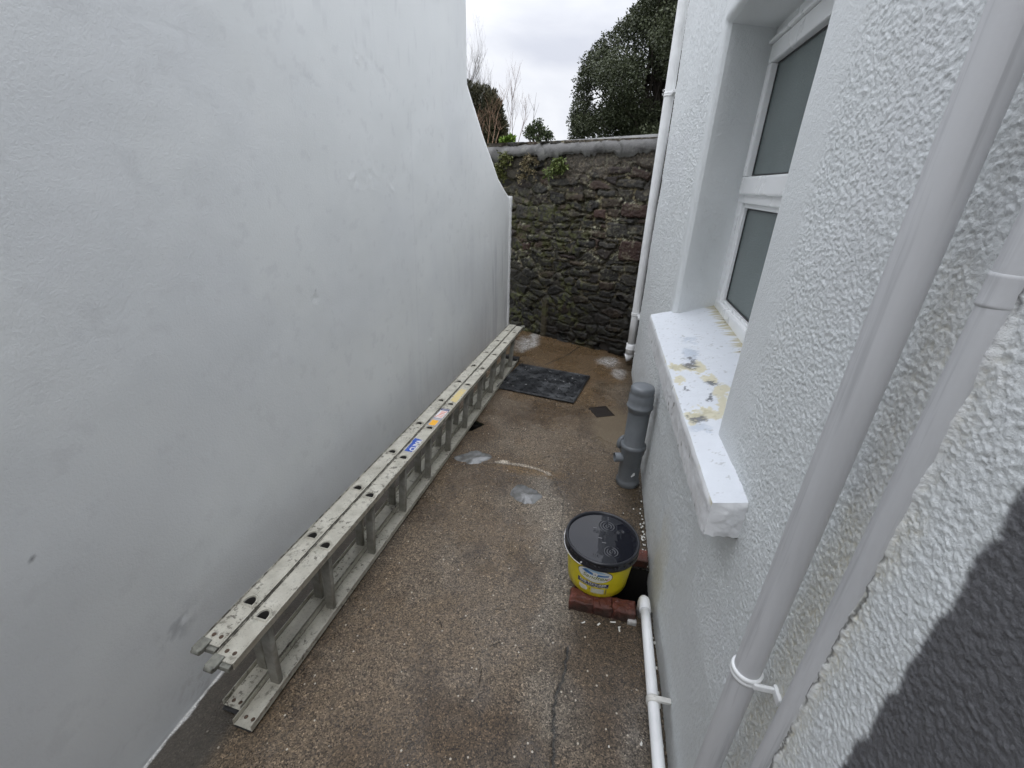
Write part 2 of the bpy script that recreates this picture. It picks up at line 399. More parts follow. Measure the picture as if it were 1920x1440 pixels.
for seg in [[(640, 65), (690, 100), (730, 155)], [(655, 50), (690, 110), (745, 170)], [(235, 20), (330, 60), (400, 85)], [(555, 130), (600, 160)], [(605, 300), (612, 350)]]:
    qs = [lpt(p) for p in seg]; sd_ = seg_dist(y + (fbm(y, z, .05, 91, 3) - .5) * .02, z + (fbm(y, z, .05, 92, 3) - .5) * .02, qs)
    hgt -= (1 - ss(.001, .009, sd_)) * .0005; crk_.append(sd_)
xw = wall_x(y) + hgt * (1 - ss(yend - .06, yend, y) * .7)
# thin dirt in the crack and grubby water marks near the end of the wall
lc = np.outer(np.ones_like(y), A(.785, .80, .79))
def layl(col, mk):
    global lc
    mk = np.clip(mk, 0, 1)[:, None]; lc = lc * (1 - mk) + np.array(col) * mk
layl((.70, .715, .725), .5 * ss(.45, .75, fbm(y, z, .6, 95, 5)))
layl((.66, .67, .68), .3 * lineh)
drip = ss(.5, .72, fbm(y, z * .06, .035, 97, 3)) * ss(3.6, 4.3, y) * (1 - ss(.7, 1.35, z))
layl((.45, .46, .48), .55 * drip)
layl((.66, .67, .68), .5 * ss(.55, .8, fbm(y, z * .12, .09, 99, 4)) * ss(1.9, 2.6, y) * (1 - ss(.6, 1.5, z)))
for p in [(57, 1045), (672, 862), (590, 545)]:
    q = lpt(p); layl((.06, .06, .06), 1 - ss(.0015, .0045, np.hypot(y - q[0], z - q[1])))
hair = np.min(crk_, 0); layl((.58, .59, .60), .35 * (1 - ss(.001, .007, hair)) * ss(.4, .6, fbm(y, z, .05, 93, 3)))
layl((.55, .54, .52), .55 * ss(.60, .70, fbm(y, z, .010, 103, 2)) * (1 - ss(.02, .22, z)) * ss(.35, .65, fbm(y, z, .2, 104, 3)))
layl((.69, .695, .69), .25 * ss(.50, .66, fbm(y, z, .22, 105, 5, .6)) * (1 - ss(.2, .9, z)))
layl((.69, .70, .70), .5 * ss(.66, .74, fbm(y, z, .05, 106, 4, .6)))
scf = lpt((335, 1178)); layl((.35, .36, .37), .55 * np.exp(-(np.hypot(y - scf[0], (z - scf[1]) * 1.2) / .05) ** 2) * ss(.5, .62, fbm(y, z, .018, 102, 3)))
layl((.5, .5, .5), .6 * (1 - ss(.0, .02, z + (fbm(y, z, .05, 101) - .5) * .03)))
V = np.c_[xw, y, z]; nu, nv = Yg.shape
Fc = grid_faces(nu, nv)
# back face, end and top (thickness 0.24)
Vb = np.c_[wall_x(y) - .24, y, z]
Fb = grid_faces(nu, nv, base=len(V), flip=True)
idx = np.arange(nu * nv).reshape(nu, nv); e = idx[-1]; t_ = idx[:, -1]; nB = len(V)
Fe = np.stack([e[:-1], e[1:], e[1:] + nB, e[:-1] + nB], -1)[:, ::-1]
Ft = np.stack([t_[:-1], t_[1:], t_[1:] + nB, t_[:-1] + nB], -1)
m = NM('white_smooth_masonry_paint')
n1 = m.noise(9, 6, .6); n2 = m.noise(130, 4, .6); st = m.noise(60, 4, .6, vec=m.co((.25, .25, 1)))
m.P(Base_Color=m.mix(m.attr('col'), m.mix((.93, .94, .945), (1, 1, 1), n1), 1.0, 'MULTIPLY'), Roughness=m.math('MULTIPLY_ADD', n1, .25, .36))
m.b.inputs['Specular IOR Level'].default_value = .4
n3 = m.noise(330, 3, .6)
m.bump(m.math('ADD', m.math('ADD', m.math('MULTIPLY', n2, 1.0), m.math('MULTIPLY', st, .35)), m.math('MULTIPLY', n3, .5)), .0022, .42)
LW = np_mesh('white_wall', np.r_[V, Vb], np.r_[Fc, Fb, Fe, Ft], m.m, attrs={'col': np.r_[lc, lc]})
tag(LW, 'tall smooth white rendered wall whose top slopes down towards the stone wall', 'wall')
# the ragged lip of render left proud at the free end of the wall: part of the wall
bm = bmesh.new(); zz = np.linspace(.02, pz[-1] + .012, 150); L = []
for k, z_ in enumerate(zz):
    a = .009 + .010 * float(fbm(np.array([z_]), np.array([0.]), .03, 120, 3, .7)[0]); b = .006 + .012 * float(fbm(np.array([z_]), np.array([5.]), .025, 121, 3, .7)[0])
    xw_ = float(wall_x(yend))
    L.append([bm.verts.new(v) for v in [(xw_ - .03, yend - .012, z_), (xw_ + a, yend - .016, z_), (xw_ + a + .004, yend + b * .6, z_), (xw_ - .03, yend + b + .004, z_)]])
for a, b in zip(L, L[1:]):
    for k in range(4): bm.faces.new((a[k], a[(k + 1) % 4], b[(k + 1) % 4], b[k]))
bm.faces.new(L[-1]); bm.faces.new(L[0][::-1])
bm_obj('render_edge', bm, plain('white_render', (.68, .69, .69), .6, bump=.003, sc=90), LW)

# ------------------------------------------------------------------ old stone wall across the end
SA = np.array([-.898, 4.774]); ST = np.array([1.155, -.558]); ST /= np.linalg.norm(ST); SN = np.array([ST[1], -ST[0]])  # SN points towards the camera
if SN[1] > 0: SN = -SN
def on_stone(p):
    r = ray(p); k = (SA @ SN) / (r[:2] @ SN); q = CAM + k * r; return np.array([(q[:2] - SA) @ ST, q[2]])
def ctop(t): return 1.925 + .022 * (np.asarray(t) + .49)      # the coping climbs a little to the right
T0, T1 = -.75, 2.6
def cz(x_, y_): return (900 + x_ * .3195, 240 + y_ * .3195)
# stones read off the photograph: (left, top, right, bottom in the enlarged crop, colour)
SLATE, RED, BRN, BLK, PUR = (.048, .050, .050), (.066, .034, .028), (.062, .046, .033), (.018, .018, .018), (.045, .032, .034)
big = [(215, 448, 335, 545, SLATE), (347, 450, 437, 556, SLATE), (462, 445, 530, 482, BRN), (668, 474, 745, 538, RED), (832, 436, 985, 530, RED), (752, 472, 815, 530, BRN),
       (750, 545, 868, 650, SLATE), (880, 560, 965, 640, SLATE), (826, 656, 950, 792, RED), (565, 655, 672, 706, BLK), (700, 664, 802, 716, SLATE), (755, 222, 888, 272, PUR), (415, 285, 575, 345, SLATE),
       (528, 822, 640, 884, BLK), (570, 893, 692, 962, BLK), (250, 668, 296, 722, RED), (608, 596, 740, 650, BRN), (640, 978, 765, 1030, BLK), (500, 385, 610, 432, BRN), (690, 365, 800, 412, SLATE), (810, 300, 960, 360, SLATE),
       (620, 500, 660, 540, BRN), (700, 560, 745, 592, RED), (500, 870, 555, 925, SLATE), (380, 720, 445, 765, BLK), (455, 590, 540, 640, SLATE), (850, 800, 920, 860, SLATE), (770, 800, 840, 850, SLATE), (740, 1150, 830, 1205, BRN),
       (690, 1210, 860, 1275, PUR), (220, 560, 300, 610, BRN), (360, 565, 440, 600, SLATE), (530, 555, 590, 600, BLK), (870, 1050, 910, 1130, SLATE), (470, 735, 560, 770, PUR), (525, 770, 620, 812, BRN), (280, 620, 345, 665, BLK), (350, 760, 420, 815, BLK)]
stones = []
for (l, t, r, b, c) in big:
    p0 = on_stone(cz(l, t)); p1 = on_stone(cz(r, b)); stones.append((p0[0], p1[1], p1[0], p0[1], c))
ts = np.unique(np.round(np.r_[np.arange(T0, -.25, .02), np.arange(-.25, 1.40, .0055), np.arange(1.4, T1, .03)], 4)); zs = np.arange(-.06, 1.93, .006)
Tg, Zg = np.meshgrid(ts, zs, indexing='ij'); t = Tg.ravel(); z = Zg.ravel()
tw = t + (fbm(t, z, .10, 201, 3) - .5) * .035; zw = z + (fbm(t, z, .12, 202, 3) - .5) * .035 + (fbm(t, z, .03, 203, 2) - .5) * .007
tw = tw + (fbm(t, z, .03, 205, 2) - .5) * .008
rng = np.random.default_rng(5)
# fill-in rubble: squashed Voronoi seeds, none inside a stone placed by eye
seeds = []
for _ in range(6000):
    a, b = rng.uniform(T0, T1), rng.uniform(-.05, 1.95)
    if any(s[0] - .02 < a < s[2] + .02 and s[1] - .015 < b < s[3] + .015 for s in stones): continue
    if all(((a - q[0]) / .150) ** 2 + ((b - q[1]) / .072) ** 2 > q[2] for q in seeds): seeds.append((a, b, rng.uniform(.35, 1.5)))
sd = np.array(seeds)[:, :2]
f1 = np.full(len(t), 9.0); f2 = np.full(len(t), 9.0); ci = np.zeros(len(t), int)
for k, (a, b) in enumerate(sd):
    d = np.maximum(np.abs(tw - a) / .150, np.abs(zw - b) / .078) * .55 + np.hypot((tw - a) / .150, (zw - b) / .078) * .45
    nw = d < f1; f2 = np.where(nw, f1, np.minimum(f2, d)); ci = np.where(nw, k, ci); f1 = np.where(nw, d, f1)
edge = (f2 - f1) * .050                                  # metres from the joint, roughly
pal = np.array([(.050, .049, .046), (.036, .037, .036), (.022, .022, .021), (.058, .046, .033), (.062, .040, .032), (.042, .035, .035), (.062, .060, .050), (.030, .029, .025), (.018, .018, .017)])
k_ = rng.integers(0, len(pal), len(sd)); sc_ = pal[k_] * rng.uniform(.75, 1.25, (len(sd), 1)); tl = rng.uniform(-.012, .014, len(sd)); slx = rng.uniform(-.10, .10, len(sd)); slz = rng.uniform(-.1, .1, len(sd))
scol = sc_[ci]; proud = tl[ci] + slx[ci] * (t - sd[ci, 0]) + slz[ci] * (z - sd[ci, 1])
for (a, b, c, d, colx) in stones:
    dd = np.minimum(np.minimum(tw - a, c - tw), np.minimum(zw - b, d - zw)); rc = .018
    qx = np.maximum(np.abs(tw - (a + c) / 2) - (c - a) / 2 + rc, 0); qz = np.maximum(np.abs(zw - (b + d) / 2) - (d - b) / 2 + rc, 0)
    dd = np.where((qx > 0) & (qz > 0), rc - np.hypot(qx, qz), dd)
    ins = dd > -.012; e_ = dd + .004
    edge = np.where(ins, np.where(dd > -.004, e_, 0), edge)
    pr = rng.uniform(-.004, .014)
    proud = np.where(dd > -.004, pr, proud); scol = np.where((dd > -.004)[:, None], np.array(colx) * rng.uniform(.9, 1.15), scol)
fine = fbm(t, z, .018, 210, 3, .6); med = fbm(t, z, .07, 211, 4)
joint = 1 - ss(.003, .010 + .006 * med, edge + (fine - .5) * .010)
depth = np.where(fbm(t, z, .22, 212, 3) > .52, -.026, -.008)      # some joints raked deep, others pointed nearly flush
hs = (proud + .012 * ss(0, .022, edge) + (fine - .5) * .012) * (1 - joint) + joint * (depth * ss(.3, .7, med) + (fine - .5) * .010)
mort = np.outer(np.ones(len(t)), A(.07, .068, .046)); mk = fbm(t, z, .09, 213, 4, .6)
mort = mort * (1 - ss(.46, .62, mk) * ss(.40, .58, fbm(t, z, .014, 240, 3, .6)))[:, None] + np.array((.40, .39, .28)) * (ss(.46, .62, mk) * ss(.40, .58, fbm(t, z, .014, 240, 3, .6)))[:, None]
dirty = fbm(t, z, .15, 215, 4); mort = mort * (1 - .82 * ss(.54, .64, dirty))[:, None] + np.array((.018, .018, .014)) * (.82 * ss(.54, .64, dirty))[:, None]
sc = scol * (1 - joint)[:, None] + mort * joint[:, None]
def lays(col, mk):
    global sc
    mk = np.clip(mk, 0, 1)[:, None]; sc = sc * (1 - mk) + np.array(col) * mk
lays((.26, .25, .20), .5 * ss(.62, .74, fbm(t, z, .06, 216, 4, .65)) * (1 - ss(.0, .5, np.abs(fine - .5))) * ss(.5, .9, z))    # lichen and lime
moss = ss(.52, .70, fbm(t, z, .16, 217, 5, .6)) * ss(.35, .65, fbm(t, z, .03, 218, 3))
lays((.060, .066, .020), .75 * moss * (1 - ss(1.1, 1.5, z)) * (1 - ss(.55, 1.0, t) * .6))
lays((.010, .0105, .008), .9 * (1 - ss(.1, .95, z + (med - .5) * .5)) * (1 - .6 * moss))                                    # wet mossy foot of the wall plus its shade, painted darker
# strip of broken cement under the coping to the right, pebbles in it
up = ss(-.05, .03, t - .42 + (med - .5) * .3) * ss(1.60, 1.67, z + (med - .5) * .26 - .12 * (t - .8))
hs = hs * (1 - .8 * up) + up * (.018 + (fine - .5) * .012); lays((.105, .10, .09), .85 * up); lays((.26, .24, .21), .7 * up * ss(.6, .7, fbm(t, z, .010, 219, 3)))
def hole_at(p, r, dz, dep):
    q = on_stone(cz(*p)); d = np.hypot((t - q[0]) / r, (z - q[1]) / dz) + (med - .5) * .6; k = 1 - ss(.7, 1.05, d)
    return k, dep
for p, r, dz, dep in [((825, 1000), .052, .032, .10), ((715, 1290), .085, .05, .08), ((305, 830), .02, .02, .05), ((300, 1060), .035, .03, .05), ((780, 640 + 330), .02, .015, .03), ((480, 1215), .07, .03, .05), ((590, 1245), .06, .03, .06)]:
    k, dp = hole_at(p, r, dz, dep); hs = hs - k * dp; lays((.015, .015, .014), k * .9)
# a smooth streak of cement running to the foot
sp_ = on_stone(cz(380, 1100)); st_ = (1 - ss(.022, .045, np.abs(t - sp_[0] + (med - .5) * .03))) * (1 - ss(.35, .5, z)); lays((.085, .08, .052), st_ * .9); hs = hs * (1 - st_ * .8) + st_ * .022
sc = sc * np.array((.64, .56, .46))
lays((.40, .39, .27), .85 * ss(.58, .66, fbm(t, z, .022, 230, 3, .6)) * ss(.44, .62, fbm(t, z, .14, 231, 3)) * ss(.45, .9, z) * (1 - up * .7) * (.25 + .75 * ss(.0, .6, joint)))
green = ss(.5, .64, fbm(t, z, .05, 233, 4, .65)) * ss(.40, .60, fbm(t, z, .25, 234, 3)) * (1 - ss(1.3, 1.6, z)) * ss(-.3, .1, .75 - t)
lays((.064, .068, .018), .85 * green)
off = hs
V = np.c_[SA[0] + ST[0] * t + SN[0] * off, SA[1] + ST[1] * t + SN[1] * off, z]
nu, nv = Tg.shape
bk = .36
Vb = np.c_[SA[0] + ST[0] * t - SN[0] * bk, SA[1] + ST[1] * t - SN[1] * bk, z]; sel = np.zeros((nu, nv), bool)
m = NM('old_rubble_stone'); a_ = m.attr('col'); n1 = m.noise(120, 4, .65); n2 = m.noise(28, 5, .6)
m.P(Base_Color=m.mix(a_, m.mix(m.ramp(n1, [(.3, .55), (.7, 1.35)]), m.ramp(n2, [(.3, .65), (.7, 1.3)]), .5), 1.0, 'MULTIPLY'), Roughness=m.math('MULTIPLY_ADD', n2, .5, .35))
m.bump(m.math('ADD', n1, n2), .006, .8)
SW = empty('stone_wall', (SA[0], SA[1], 0)); tag(SW, 'old dark rubble stone wall with rounded cement coping closing the end of the passage', 'wall')
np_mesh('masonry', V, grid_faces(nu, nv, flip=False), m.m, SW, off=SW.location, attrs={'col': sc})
bm = bmesh.new()
def S3(t_, o_, z_): return (SA[0] + ST[0] * t_ + SN[0] * o_, SA[1] + ST[1] * t_ + SN[1] * o_, z_)
q = [[S3(T0, -.05, 0), S3(T0, -bk, 0), S3(T0, -bk, 1.86), S3(T0, -.05, 1.86)], [S3(T1, -.05, 0), S3(T1, -bk, 0), S3(T1, -bk, 1.86), S3(T1, -.05, 1.86)]]
q = [[bm.verts.new(v) for v in r] for r in q]
for k in range(4): bm.faces.new((q[0][k], q[0][(k + 1) % 4], q[1][(k + 1) % 4], q[1][k]))
bm.faces.new(q[0]); bm.faces.new(q[1])
bm_obj('core', bm, plain('stone_core', (.06, .055, .05), .9), SW, off=SW.location)
# coping: a half-round cement cap with a broken lower edge
tt = np.arange(T0, T1, .008); th = np.linspace(0, 1, 42); Tg, Hg = np.meshgrid(tt, th, indexing='ij'); t = Tg.ravel(); h = Hg.ravel()
ang = np.pi * 1.0 * np.clip((h - .14) / .72, 0, 1)
rx, rz = .215, .115; ocen = -.165; zc = ctop(t) - rz
o_ = ocen + np.cos(ang) * rx; z_ = zc + np.sin(ang) ** .8 * rz
low = np.clip((.14 - h) / .14, 0, 1); lowb = np.clip((h - .86) / .14, 0, 1)
brk = fbm(t, t * 0, .16, 301, 4, .6); dep_ = .020 + .045 * ss(.45, .75, brk) + .02 * (vn(t, t * 0, .02, 303) - .5)
z_ = z_ - (low + lowb) * dep_; o_ = o_ - low * .012
o_ += (fbm(t, h * .6, .03, 305, 4, .6) - .5) * .007 + (fbm(t, h, .3, 306, 3) - .5) * .012; z_ += (fbm(t, h * .6, .05, 307, 4) - .5) * .006
jt = np.min(np.abs(t[:, None] - np.array([.23, .86, 1.02, 1.9])[None] + (vn(h, h * 0, .2, 309) - .5)[:, None] * .10), 1)
z_ -= .010 * (1 - ss(.002, .012, jt))
cc = np.outer(np.ones(len(t)), A(.125, .122, .118)); k1 = ss(.45, .7, fbm(t, h * .6, .14, 311, 5, .6))[:, None]; cc = cc * (1 - k1) + np.array((.060, .058, .055)) * k1
k1 = (.9 * (1 - ss(.003, .014, jt)))[:, None]; cc = cc * (1 - k1) + np.array((.05, .05, .045)) * k1
k1 = (.7 * ss(.6, .72, fbm(t, h * .6, .05, 313, 4)) * (h < .45))[:, None]; cc = cc * (1 - k1) + np.array((.17, .17, .155)) * k1
k1 = (.8 * np.clip(low * 1.5 - .3, 0, 1))[:, None]; cc = cc * (1 - k1) + np.array((.06, .058, .05)) * k1
m = NM('weathered_cement'); n1 = m.noise(150, 5, .65); m.P(Base_Color=m.mix(m.attr('col'), m.ramp(n1, [(.3, .7), (.7, 1.25)]), 1.0, 'MULTIPLY'), Roughness=.62); m.bump(n1, .004, .8)
V = np.c_[SA[0] + ST[0] * t + SN[0] * o_, SA[1] + ST[1] * t + SN[1] * o_, z_]
np_mesh('coping', V, grid_faces(len(tt), len(th)), m.m, SW, off=SW.location, attrs={'col': cc})

# ------------------------------------------------------------------ the house on the right
WX, YC = .347, 3.87
HY0, HY1, HZ0, HZ1, XF = 1.10, 2.19, .90, 2.125, .547
HOUSE = empty('house', (WX, 2.0, 0)); tag(HOUSE, 'white roughcast house wall with a deep set window and peeling sill', 'house')
ho = HOUSE.location
def uniq(*a): return np.unique(np.round(np.concatenate(a), 4))
yg = uniq([-4, -2, -1, -.5], np.arange(-.3, .12, .03), np.arange(.12, .62, .0015), np.arange(.62, 1.10, .0020), [HY0], np.arange(1.10, 2.19, .0050), [HY1], np.arange(2.19, 3.87, .0042), [YC])
zg = uniq([-.06, -.03], np.arange(0, .5, .006), np.arange(.5, 1.95, .0019), [HZ0], np.arange(1.95, 2.125, .005), [HZ1], np.arange(2.125, 3.0, .006), [3.05, 3.1])
Yg, Zg = np.meshgrid(yg, zg, indexing='ij'); y = Yg.ravel(); z = Zg.ravel()
def lumps(u, v, sc, seed):
    u = np.asarray(u, float); v = np.asarray(v, float)
    wu = u + (vn(u, v, sc * .9, seed + 5) - .5) * sc * .8; wv = v + (vn(u, v, sc * .9, seed + 6) - .5) * sc * .8
    a = wu / sc + 500; b = wv / sc + 500; i = np.floor(a).astype(np.int64); j = np.floor(b).astype(np.int64); h = np.zeros_like(a)
    tab = np.random.default_rng(seed).random((4, 4096))
    for di in (-1, 0, 1):
        for dj in (-1, 0, 1):
            I = i + di; J = j + dj; k = (I * 7919 + J * 104729 + I * J * 31) & 4095
            d2 = ((a - I - tab[0][k]) ** 2 + (b - J - tab[1][k]) ** 2) / (.40 + .45 * tab[2][k]) ** 2
            h = np.maximum(h, np.maximum(1 - d2, 0) * (.25 + .75 * tab[3][k]))
    return h
def rough(u, v, s=0):
    return (lumps(u, v, .0056, 401 + s) ** .85 * .55 + fbm(u, v, .0085, 411 + s, 3, .6) * .45) * .0038
dyh = np.maximum(np.maximum(HY0 - y, y - HY1), 0); dzh = np.maximum(np.maximum(HZ0 - z, z - HZ1), 0); dh = np.hypot(dyh, dzh)
band = 1 - ss(.13, .20, dh + (fbm(y, z, .05, 431) - .5) * .06)                     # smooth render round the opening
band = band * np.where(y > HY1, .8 * (1 - ss(.05, .10, dh)), 1) * (1 - .75 * (z < .9) * ss(.0, .05, .9 - z) * (y > 1.0))
amp = (1 - .93 * band) * np.where(y > 2.0, 1.15, 1.0)
strk = 1 - ss(.03, .06, np.abs(y - 1.02 + (vn(z, z, .2, 437) - .5) * .06)); amp *= 1 - .7 * strk * (z < .86)
rfar = (lumps(y, z, .0115, 451) * .6 + fbm(y, z, .018, 457, 3, .6) * .4) * .0050; kf = ss(.95, 1.15, y)
hx = (rough(y, z) * (1 - kf) + rfar * kf) * amp + .004 * band + (fbm(y, z, .5, 441, 3) - .5) * .012
fil = (1 - ss(.004, .0125, np.abs(y - .4475 + (fbm(z, z * 0, .035, 601, 3, .7) - .5) * .012))); hx = hx * (1 - fil * .8) + .0085 * fil
hx *= 1 - .85 * (z > 3.0)
hx *= ss(0, .03, dh)
Rr = .02; inb = (dh < Rr) & (dh >= 0) & ~((dyh == 0) & (dzh == 0))
rd = np.where(dh < Rr, Rr - np.sqrt(np.maximum(Rr ** 2 - (Rr - np.minimum(dh, Rr)) ** 2, 0)), 0)
xw = WX - hx + rd
# worn arris at the far corner, above the drain pipe
cn = ss(YC - .05, YC, y); xw += cn * (.010 + .012 * fbm(z, z * 0, .05, 451, 3))
hc = np.outer(np.ones(len(y)), A(.715, .74, .74))
def layh(col, mk):
    global hc
    mk = np.clip(mk, 0, 1)[:, None]; hc = hc * (1 - mk) + np.array(col) * mk
hollow = 1 - ss(.0005, .0016, rough(y, z)); layh((.60, .61, .59), .5 * hollow * ss(.35, .65, fbm(y, z, .12, 475, 4)) * (amp > .3))
pit_ = 1 - ss(.0005, .0015, rough(y, z))
cream = (1 - ss(.0, .05, np.abs(y - .485) - .03 + (fbm(y, z, .08, 461, 4) - .5) * .06)) * ss(.35, .6, fbm(y, z, .25, 463, 4) + .12)
layh((.74, .71, .60), cream * (.35 + .5 * pit_)); layh((.52, .49, .38), .28 * cream * pit_)
layh((.68, .69, .70), .35 * ss(.5, .7, fbm(y, z, .4, 465, 4)))
layh((.42, .43, .42), .5 * (1 - ss(.0, .10, z + (fbm(y, z, .06, 467) - .5) * .12)))
layh((.70, .68, .60), .6 * (1 - ss(.0, .09, np.abs(y - 1.35) - .05 + (fbm(y, z, .08, 469) - .5) * .1)) * (1 - ss(.3, .5, z)))
bead = np.abs(y - .4475 + (fbm(z, z * 0, .035, 601, 3, .7) - .5) * .010); edgk = 1 - ss(.0004, .0020, np.abs(y - .4405 + (fbm(z, z * 0, .03, 603, 4, .75) - .5) * .011))
layh((.72, .725, .73), 1 - ss(.004, .010, bead)); layh((.10, .10, .095), .9 * edgk * ss(.38, .58, fbm(z, z * 0, .09, 605, 3)) * (z < 2.0))
gry = 1 - ss(-.005, .005, y - .357 + (fbm(y, z, .03, 471, 4, .6) - .5) * .014 + (rough(y, z) - .0014) * 1.6)
layh((.125, .125, .132), gry)
cyc = (Yg[:-1, :-1] + Yg[1:, 1:]) / 2; czc = (Zg[:-1, :-1] + Zg[1:, 1:]) / 2
keep = ~((cyc > HY0) & (cyc < HY1) & (czc > HZ0) & (czc < HZ1))
V = [np.c_[xw, y, z]]; Fq = [grid_faces(len(yg), len(zg), keep)]; Cq = [hc]; nb = len(V[0])
def patch(P, C, flip=False):
    """P: (nu,nv,3) points"""
    global nb
    V.append(P.reshape(-1, 3)); Fq.append(grid_faces(P.shape[0], P.shape[1], base=nb, flip=flip)); Cq.append(np.broadcast_to(np.array(C), (P.shape[0] * P.shape[1], 3))); nb += P.shape[0] * P.shape[1]
us = np.linspace(0, 1, 40); zv = np.arange(HZ0, HZ1 + .001, .005)
WC = (.75, .77, .77)
for (y0, y1) in ((HY1, HY1 + .085), (HY0, HY0 - .085)):
    U, Z = np.meshgrid(us, zv, indexing='ij'); X = WX + Rr + (XF + .03 - WX - Rr) * U; Yv = y0 + (y1 - y0) * U
    sg = 1 if y1 < y0 else -1
    Yv = Yv + sg * (rough(X, Z, 3) * .9 * ss(0, .1, U) * (1 - .7 * ss(.5, .9, U)))
    patch(np.stack([X, Yv, Z], -1), WC)
yv = np.arange(HY0 - .10, HY1 + .101, .006); U, Yv = np.meshgrid(us, yv, indexing='ij'); X = WX + Rr + (XF + .03 - WX - Rr) * U
patch(np.stack([X, Yv, HZ1 - .0 * U - rough(X, Yv, 5) * .5 * ss(0, .1, U)], -1), WC)
# end face beyond the corner, and the unseen back and top
zv = np.r_[np.arange(-.06, 3.0, .02), 3.05, 3.1]
U, Z = np.meshgrid(np.r_[0, np.geomspace(.01, 5.5, 60)], zv, indexing='ij')
cnx = WX + .010 + .012 * fbm(Z, Z * 0, .05, 451, 3)
patch(np.stack([cnx + U, YC + .0 * U - .0 + (vn(U, Z, .02, 77) - .5) * .004 * (U > 0), Z], -1), WC)
def quad(a, b, c, d): patch(np.array([[a, b], [d, c]], float), WC)
quad((WX + 5.5, YC, -.06), (WX + 5.5, YC, 3.1), (WX + 5.5, -4, 3.1), (WX + 5.5, -4, -.06)); quad((WX + .02, YC, 3.09), (WX + 5.5, YC, 3.09), (WX + 5.5, -4, 3.09), (WX + .02, -4, 3.09)); quad((WX, -4, -.06), (WX, -4, 3.1), (WX + 5.5, -4, 3.1), (WX + 5.5, -4, -.06))
m = NM('white_roughcast_paint'); n1 = m.noise(160, 3, .6); n2 = m.noise(6, 5)
m.P(Base_Color=m.mix(m.attr('col'), m.mix((.92, .925, .93), (1, 1, 1), n2), 1.0, 'MULTIPLY'), Roughness=m.math('MULTIPLY_ADD', n2, .3, .36)); m.bump(m.math('ADD', m.noise(330, 3, .7), m.noise(150, 3, .6)), .0024, .7)
m.b.inputs['Specular IOR Level'].default_value = .35
np_mesh('wall', np.concatenate(V), np.concatenate(Fq), m.m, HOUSE, off=ho, attrs={'col': np.concatenate(Cq)})
# roof (only seen from elsewhere)
bm = bmesh.new()
a = [bm.verts.new(v) for v in [(WX + .03, -4.05, 3.12), (WX + .03, YC + .05, 3.12), (3.2, YC + .05, 4.6), (3.2, -4.05, 4.6), (WX + 5.6, -4.05, 3.12), (WX + 5.6, YC + .05, 3.12)]]
bm.faces.new((a[0], a[1], a[2], a[3])); bm.faces.new((a[3], a[2], a[5], a[4])); bm.faces.new((a[1], a[5], a[2])); bm.faces.new((a[0], a[3], a[4]))
bmesh.ops.solidify(bm, geom=list(bm.faces), thickness=.05)
m = NM('roof_slate'); br = m.n('ShaderNodeTexBrick', i_Vector=m.co(), i_Scale=3); m.P(Base_Color=m.mix((.06, .065, .07), (.1, .1, .11), m.noise(8)), Roughness=.6); m.bump(br.outputs['Fac'], .01)
bm_obj('roof', bm, m.m, HOUSE, off=ho)

# sill: white paint peeling to cream and dark patches
SF = [np.array(p) for p in [(.280, .806, .943), (.247, 2.20, .976)]]; SBk = [np.array(p) for p in [(XF + .02, .806, 1.005), (XF + .02, 2.29, 1.035)]]
nu, nv = 430, 96
U, Wv = np.meshgrid(np.linspace(0, 1, nu), np.linspace(0, 1, nv), indexing='ij')
Fr = SF[0] + (SF[1] - SF[0]) * U[..., None]; Bk = SBk[0] + (SBk[1] - SBk[0]) * U[..., None]; Pt = Fr + (Bk - Fr) * Wv[..., None]
u_ = Pt[..., 1].ravel(); v_ = Pt[..., 0].ravel()
Pt[..., 2] += ((fbm(u_, v_, .10, 501, 4) - .5) * .006 + (fbm(u_, v_, .02, 502, 3) - .5) * .0016).reshape(nu, nv)
def proj(P):
    q = (P - CAM) @ MR; return 960 + F * q[..., 0] / -q[..., 2], 720 - F * q[..., 1] / -q[..., 2]
ppx, ppy = proj(Pt); ppx = ppx.ravel(); ppy = ppy.ravel()
zx = (ppx - 1180) / .347; zy = (ppy - 560) / .347     # coordinates of the enlarged crop the marks were read from
wn_ = (fbm(u_, v_, .03, 503, 4, .6) - .5); wf_ = (fbm(u_, v_, .009, 504, 3, .6) - .5)
zx = zx + wn_ * 70 + wf_ * 26; zy = zy + wn_ * 60 + wf_ * 30
cs = np.outer(np.ones(len(u_)), A(.67, .70, .74))
def lsl(col, mk):
    global cs
    mk = np.clip(mk, 0, 1)[:, None]; cs = cs * (1 - mk) + np.array(col) * mk
def ell(cx_, cy_, rx_, ry_, soft=.15): return 1 - ss(1 - soft, 1 + soft, np.hypot((zx - cx_) / rx_, (zy - cy_) / ry_))
CR = (.60, .56, .40); OL = (.42, .39, .25); DK = (.085, .09, .10)
for e_ in [(310, 375, 100, 16), (375, 372, 40, 22), (430, 430, 40, 22), (400, 625, 105, 30), (500, 500, 60, 34), (510, 580, 32, 50), (270, 440, 30, 26), (345, 655, 30, 34), (240, 370, 25, 10)]: lsl(CR, .92 * ell(*e_))
for e_ in [(390, 620, 70, 14), (290, 375, 70, 9)]: lsl(OL, .55 * ell(*e_))
for e_ in [(375, 655, 48, 20), (330, 360, 40, 18), (350, 335, 22, 14), (305, 487, 18, 9), (440, 450, 40, 9), (435, 520, 12, 28), (430, 548, 14, 12), (455, 462, 26, 9)]: lsl(DK, .85 * ell(*e_, soft=.35) * ss(-.22, -.02, wf_ + wn_ + .06))
for e_ in [(330, 225, 40, 16), (320, 300, 30, 28), (350, 290, 30, 12), (385, 700, 60, 12)]: lsl((.40, .46, .54), .6 * ell(*e_, soft=.6))
